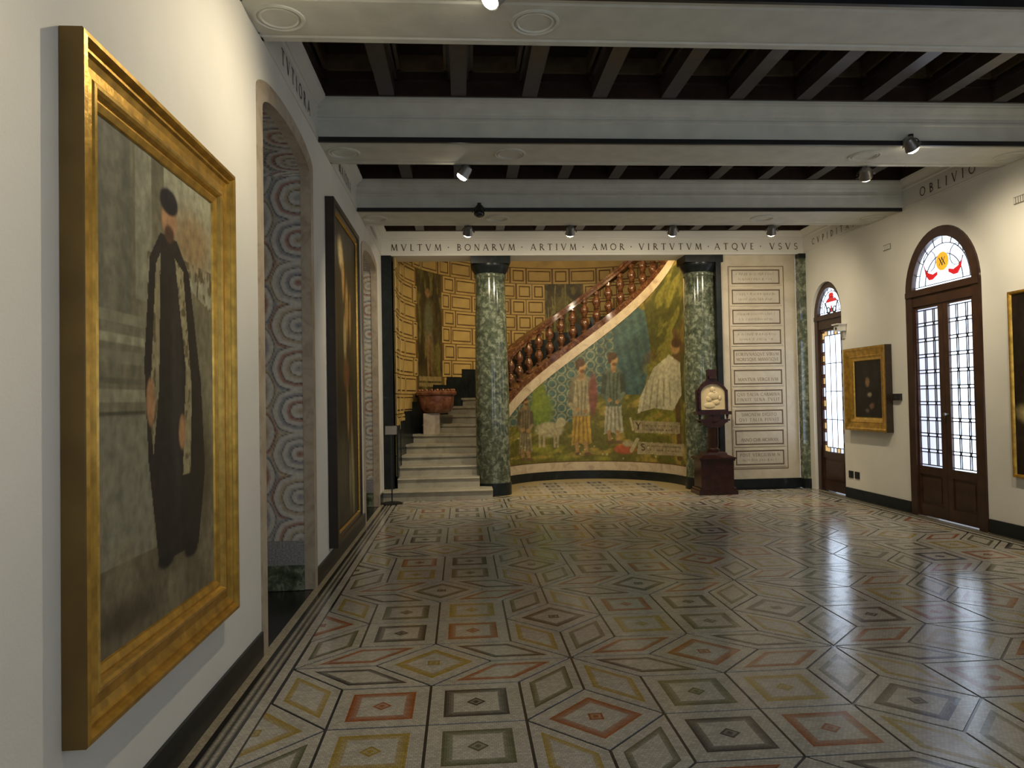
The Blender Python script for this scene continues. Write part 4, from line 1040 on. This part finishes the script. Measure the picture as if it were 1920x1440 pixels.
box('bracket', 'white', (XR-.03, XR, 6.265, 6.315, 2.45, 2.6), t); box('body', 'white', (XR-.13, XR-.01, 6.22, 6.36, 2.56, 2.66), t); box('hood', 'white', (XR-.16, XR-.005, 6.205, 6.375, 2.655, 2.672), t)
MB().lathe([(.02, 0), (.02, .012)], XR-.13, 6.29, 2.60, 14, axis=(-1, 0, 0)).build('lens', 'lens', t)

# ================================================================== SPOTLIGHTS
def spot(mount, target, power, label, on=True, size=62, blend=1.0, k=1.25):
    mx, my, mz = mount; t = thing('track_spotlight', (mx, my, mz-.11), label, 'spotlight', 'track spotlights')
    MB().lathe([(.024, 0), (.024, -.03), (.014, -.04), (.012, -.05)], mx, my, mz, 12).build('adapter', 'iron', t, smooth=40)
    piv = Vector((mx, my, mz-.11)); d = (Vector(target)-piv).normalized()
    side = d.cross(Vector((0, 0, 1))).normalized()
    up = Vector((0, 0, 1))
    pts = [tuple(piv+side*(.068*k*math.cos(a))+up*(.055*k*math.sin(a))) for a in [math.pi*q/12 for q in range(13)]]
    MB().tube(pts, .006, 6).build('yoke', 'chrome', t, smooth=60)
    o = piv-d*.06*k
    MB().lathe([(r_*k, h*k) for r_, h in ((.02, -.012), (.04, 0), (.047, .03), (.048, .06), (.055, .085), (.055, .09), (.048, .09), (.044, .075), (.03, .07))], *o, 22, axis=d).build('housing', 'chrome' if on else 'iron', t, smooth=40)
    MB().lathe([(.012, 0), (.012, .02)], *(piv+side*.06*k), 8, axis=side).build('pivot_knob', 'chrome', t)
    lo = o+d*.078*k
    MB().lathe([(r_*k, h*k) for r_, h in ((.001, 0), (.043, 0), (.045, .012), (.042, .026), (.03, .036), (.001, .04))], *lo, 20, axis=d).build('lamp_face', 'bulb' if on else 'lens', t, smooth=50)
    if on:
        ld = bpy.data.lights.new('spot_beam', 'SPOT'); ld.energy = power; ld.color = WARM; ld.spot_size = R(size); ld.spot_blend = blend; ld.shadow_soft_size = .03
        lo_ = bpy.data.objects.new('spot_beam', ld); COL.objects.link(lo_); lo_.parent = t
        lo_.location = tuple(np.array(lo+d*.05*k)-ORI[t.name]); lo_.rotation_euler = d.to_track_quat('-Z', 'Y').to_euler()
ZM = ZS-.010
def near(i): return BEAMS[i][0]-.045
def far(i): return BEAMS[i][1]+.029
spot((1.27, near(2), ZM+.09), (XL, -.75, 2.5), 72, 'lit spotlight aimed at the large gilt portrait', size=130)
spot((1.10, far(3), ZM+.04), (XL, 3.5, 2.0), 70, 'lit spotlight aimed at the tall dark painting', size=80)
spot((5.42, far(3), ZM+.04), (XR, 5.3, 1.9), 85, 'lit spotlight aimed at the small dark portrait', size=90)
spot((5.45, near(3), ZM+.09), (XR, 2.9, 2.3), 85, 'lit spotlight aimed at the ruff portrait', size=95)
spot((1.30, near(4), ZM+.09), (1.0, 2.5, 0), 0, 'unlit black spotlight on the track of the beam next to the inscribed frieze', on=False)
spot((1.16, far(4), ZM+.04), (.7, 8.4, 1.0), 75, 'lit spotlight aimed at the stair', size=145)
spot((2.60, far(4), ZM+.04), (2.8, 8.4, 1.0), 75, 'lit spotlight aimed at the standing mural figures', size=145)
spot((4.07, far(4), ZM+.04), (4.2, 8.4, 1.0), 75, 'lit spotlight aimed at the seated mural figure', size=145)
spot((5.52, far(4), ZM+.04), (6.2, 7.6, 1.8), 60, 'lit spotlight aimed at the inscribed tablets', size=145)
spot((1.27, near(1), ZM+.09), (XL, -3.6, 2.2), 60, 'unseen added spotlight brightening the wall between the gilt portrait and the plain end wall', size=95)  # extra lamp added out of view for warm bounce off the wall
spot((5.45, near(1), ZM+.09), (XR, -1.3, 2.2), 80, 'unseen added spotlight on the beam nearest the plain end wall, brightening the door wall', size=95)  # unseen lamp added to brighten the door wall
spot((5.45, far(2), ZM+.04), (XR, 1.6, 2.0), 80, 'unseen added spotlight aimed between the ruff portrait and the double door beyond it', size=95)  # added out of view as extra light for the room
# warm strip lamps fixed to the hidden side of the frieze, washing the alcove
for x, p_, lb in ((2.5, 17, 'warm strip lamp behind the frieze near the stair column'), (4.2, 17, 'warm strip lamp behind the frieze near the relief stand')):
    t = thing('strip_lamp', (x, 8.09, 4.2), lb, 'lamp', 'strip lamps behind the frieze')
    box('body', 'white', (x-.4, x+.4, 8.03, 8.09, 4.2, 4.26), t); MB().tube([(x-.38, 8.075, 4.18), (x+.38, 8.075, 4.18)], .02, 10).build('tube', 'tube', t)
    ld = bpy.data.lights.new('strip_light', 'AREA'); ld.shape = 'RECTANGLE'; ld.size = .76; ld.size_y = .05; ld.energy = p_; ld.color = (1, .74, .36)
    lo_ = bpy.data.objects.new('strip_light', ld); COL.objects.link(lo_); lo_.parent = t; lo_.location = (0, .04, -.05)
    lo_.rotation_euler = Vector((0, .75, -1)).to_track_quat('-Z', 'Y').to_euler()
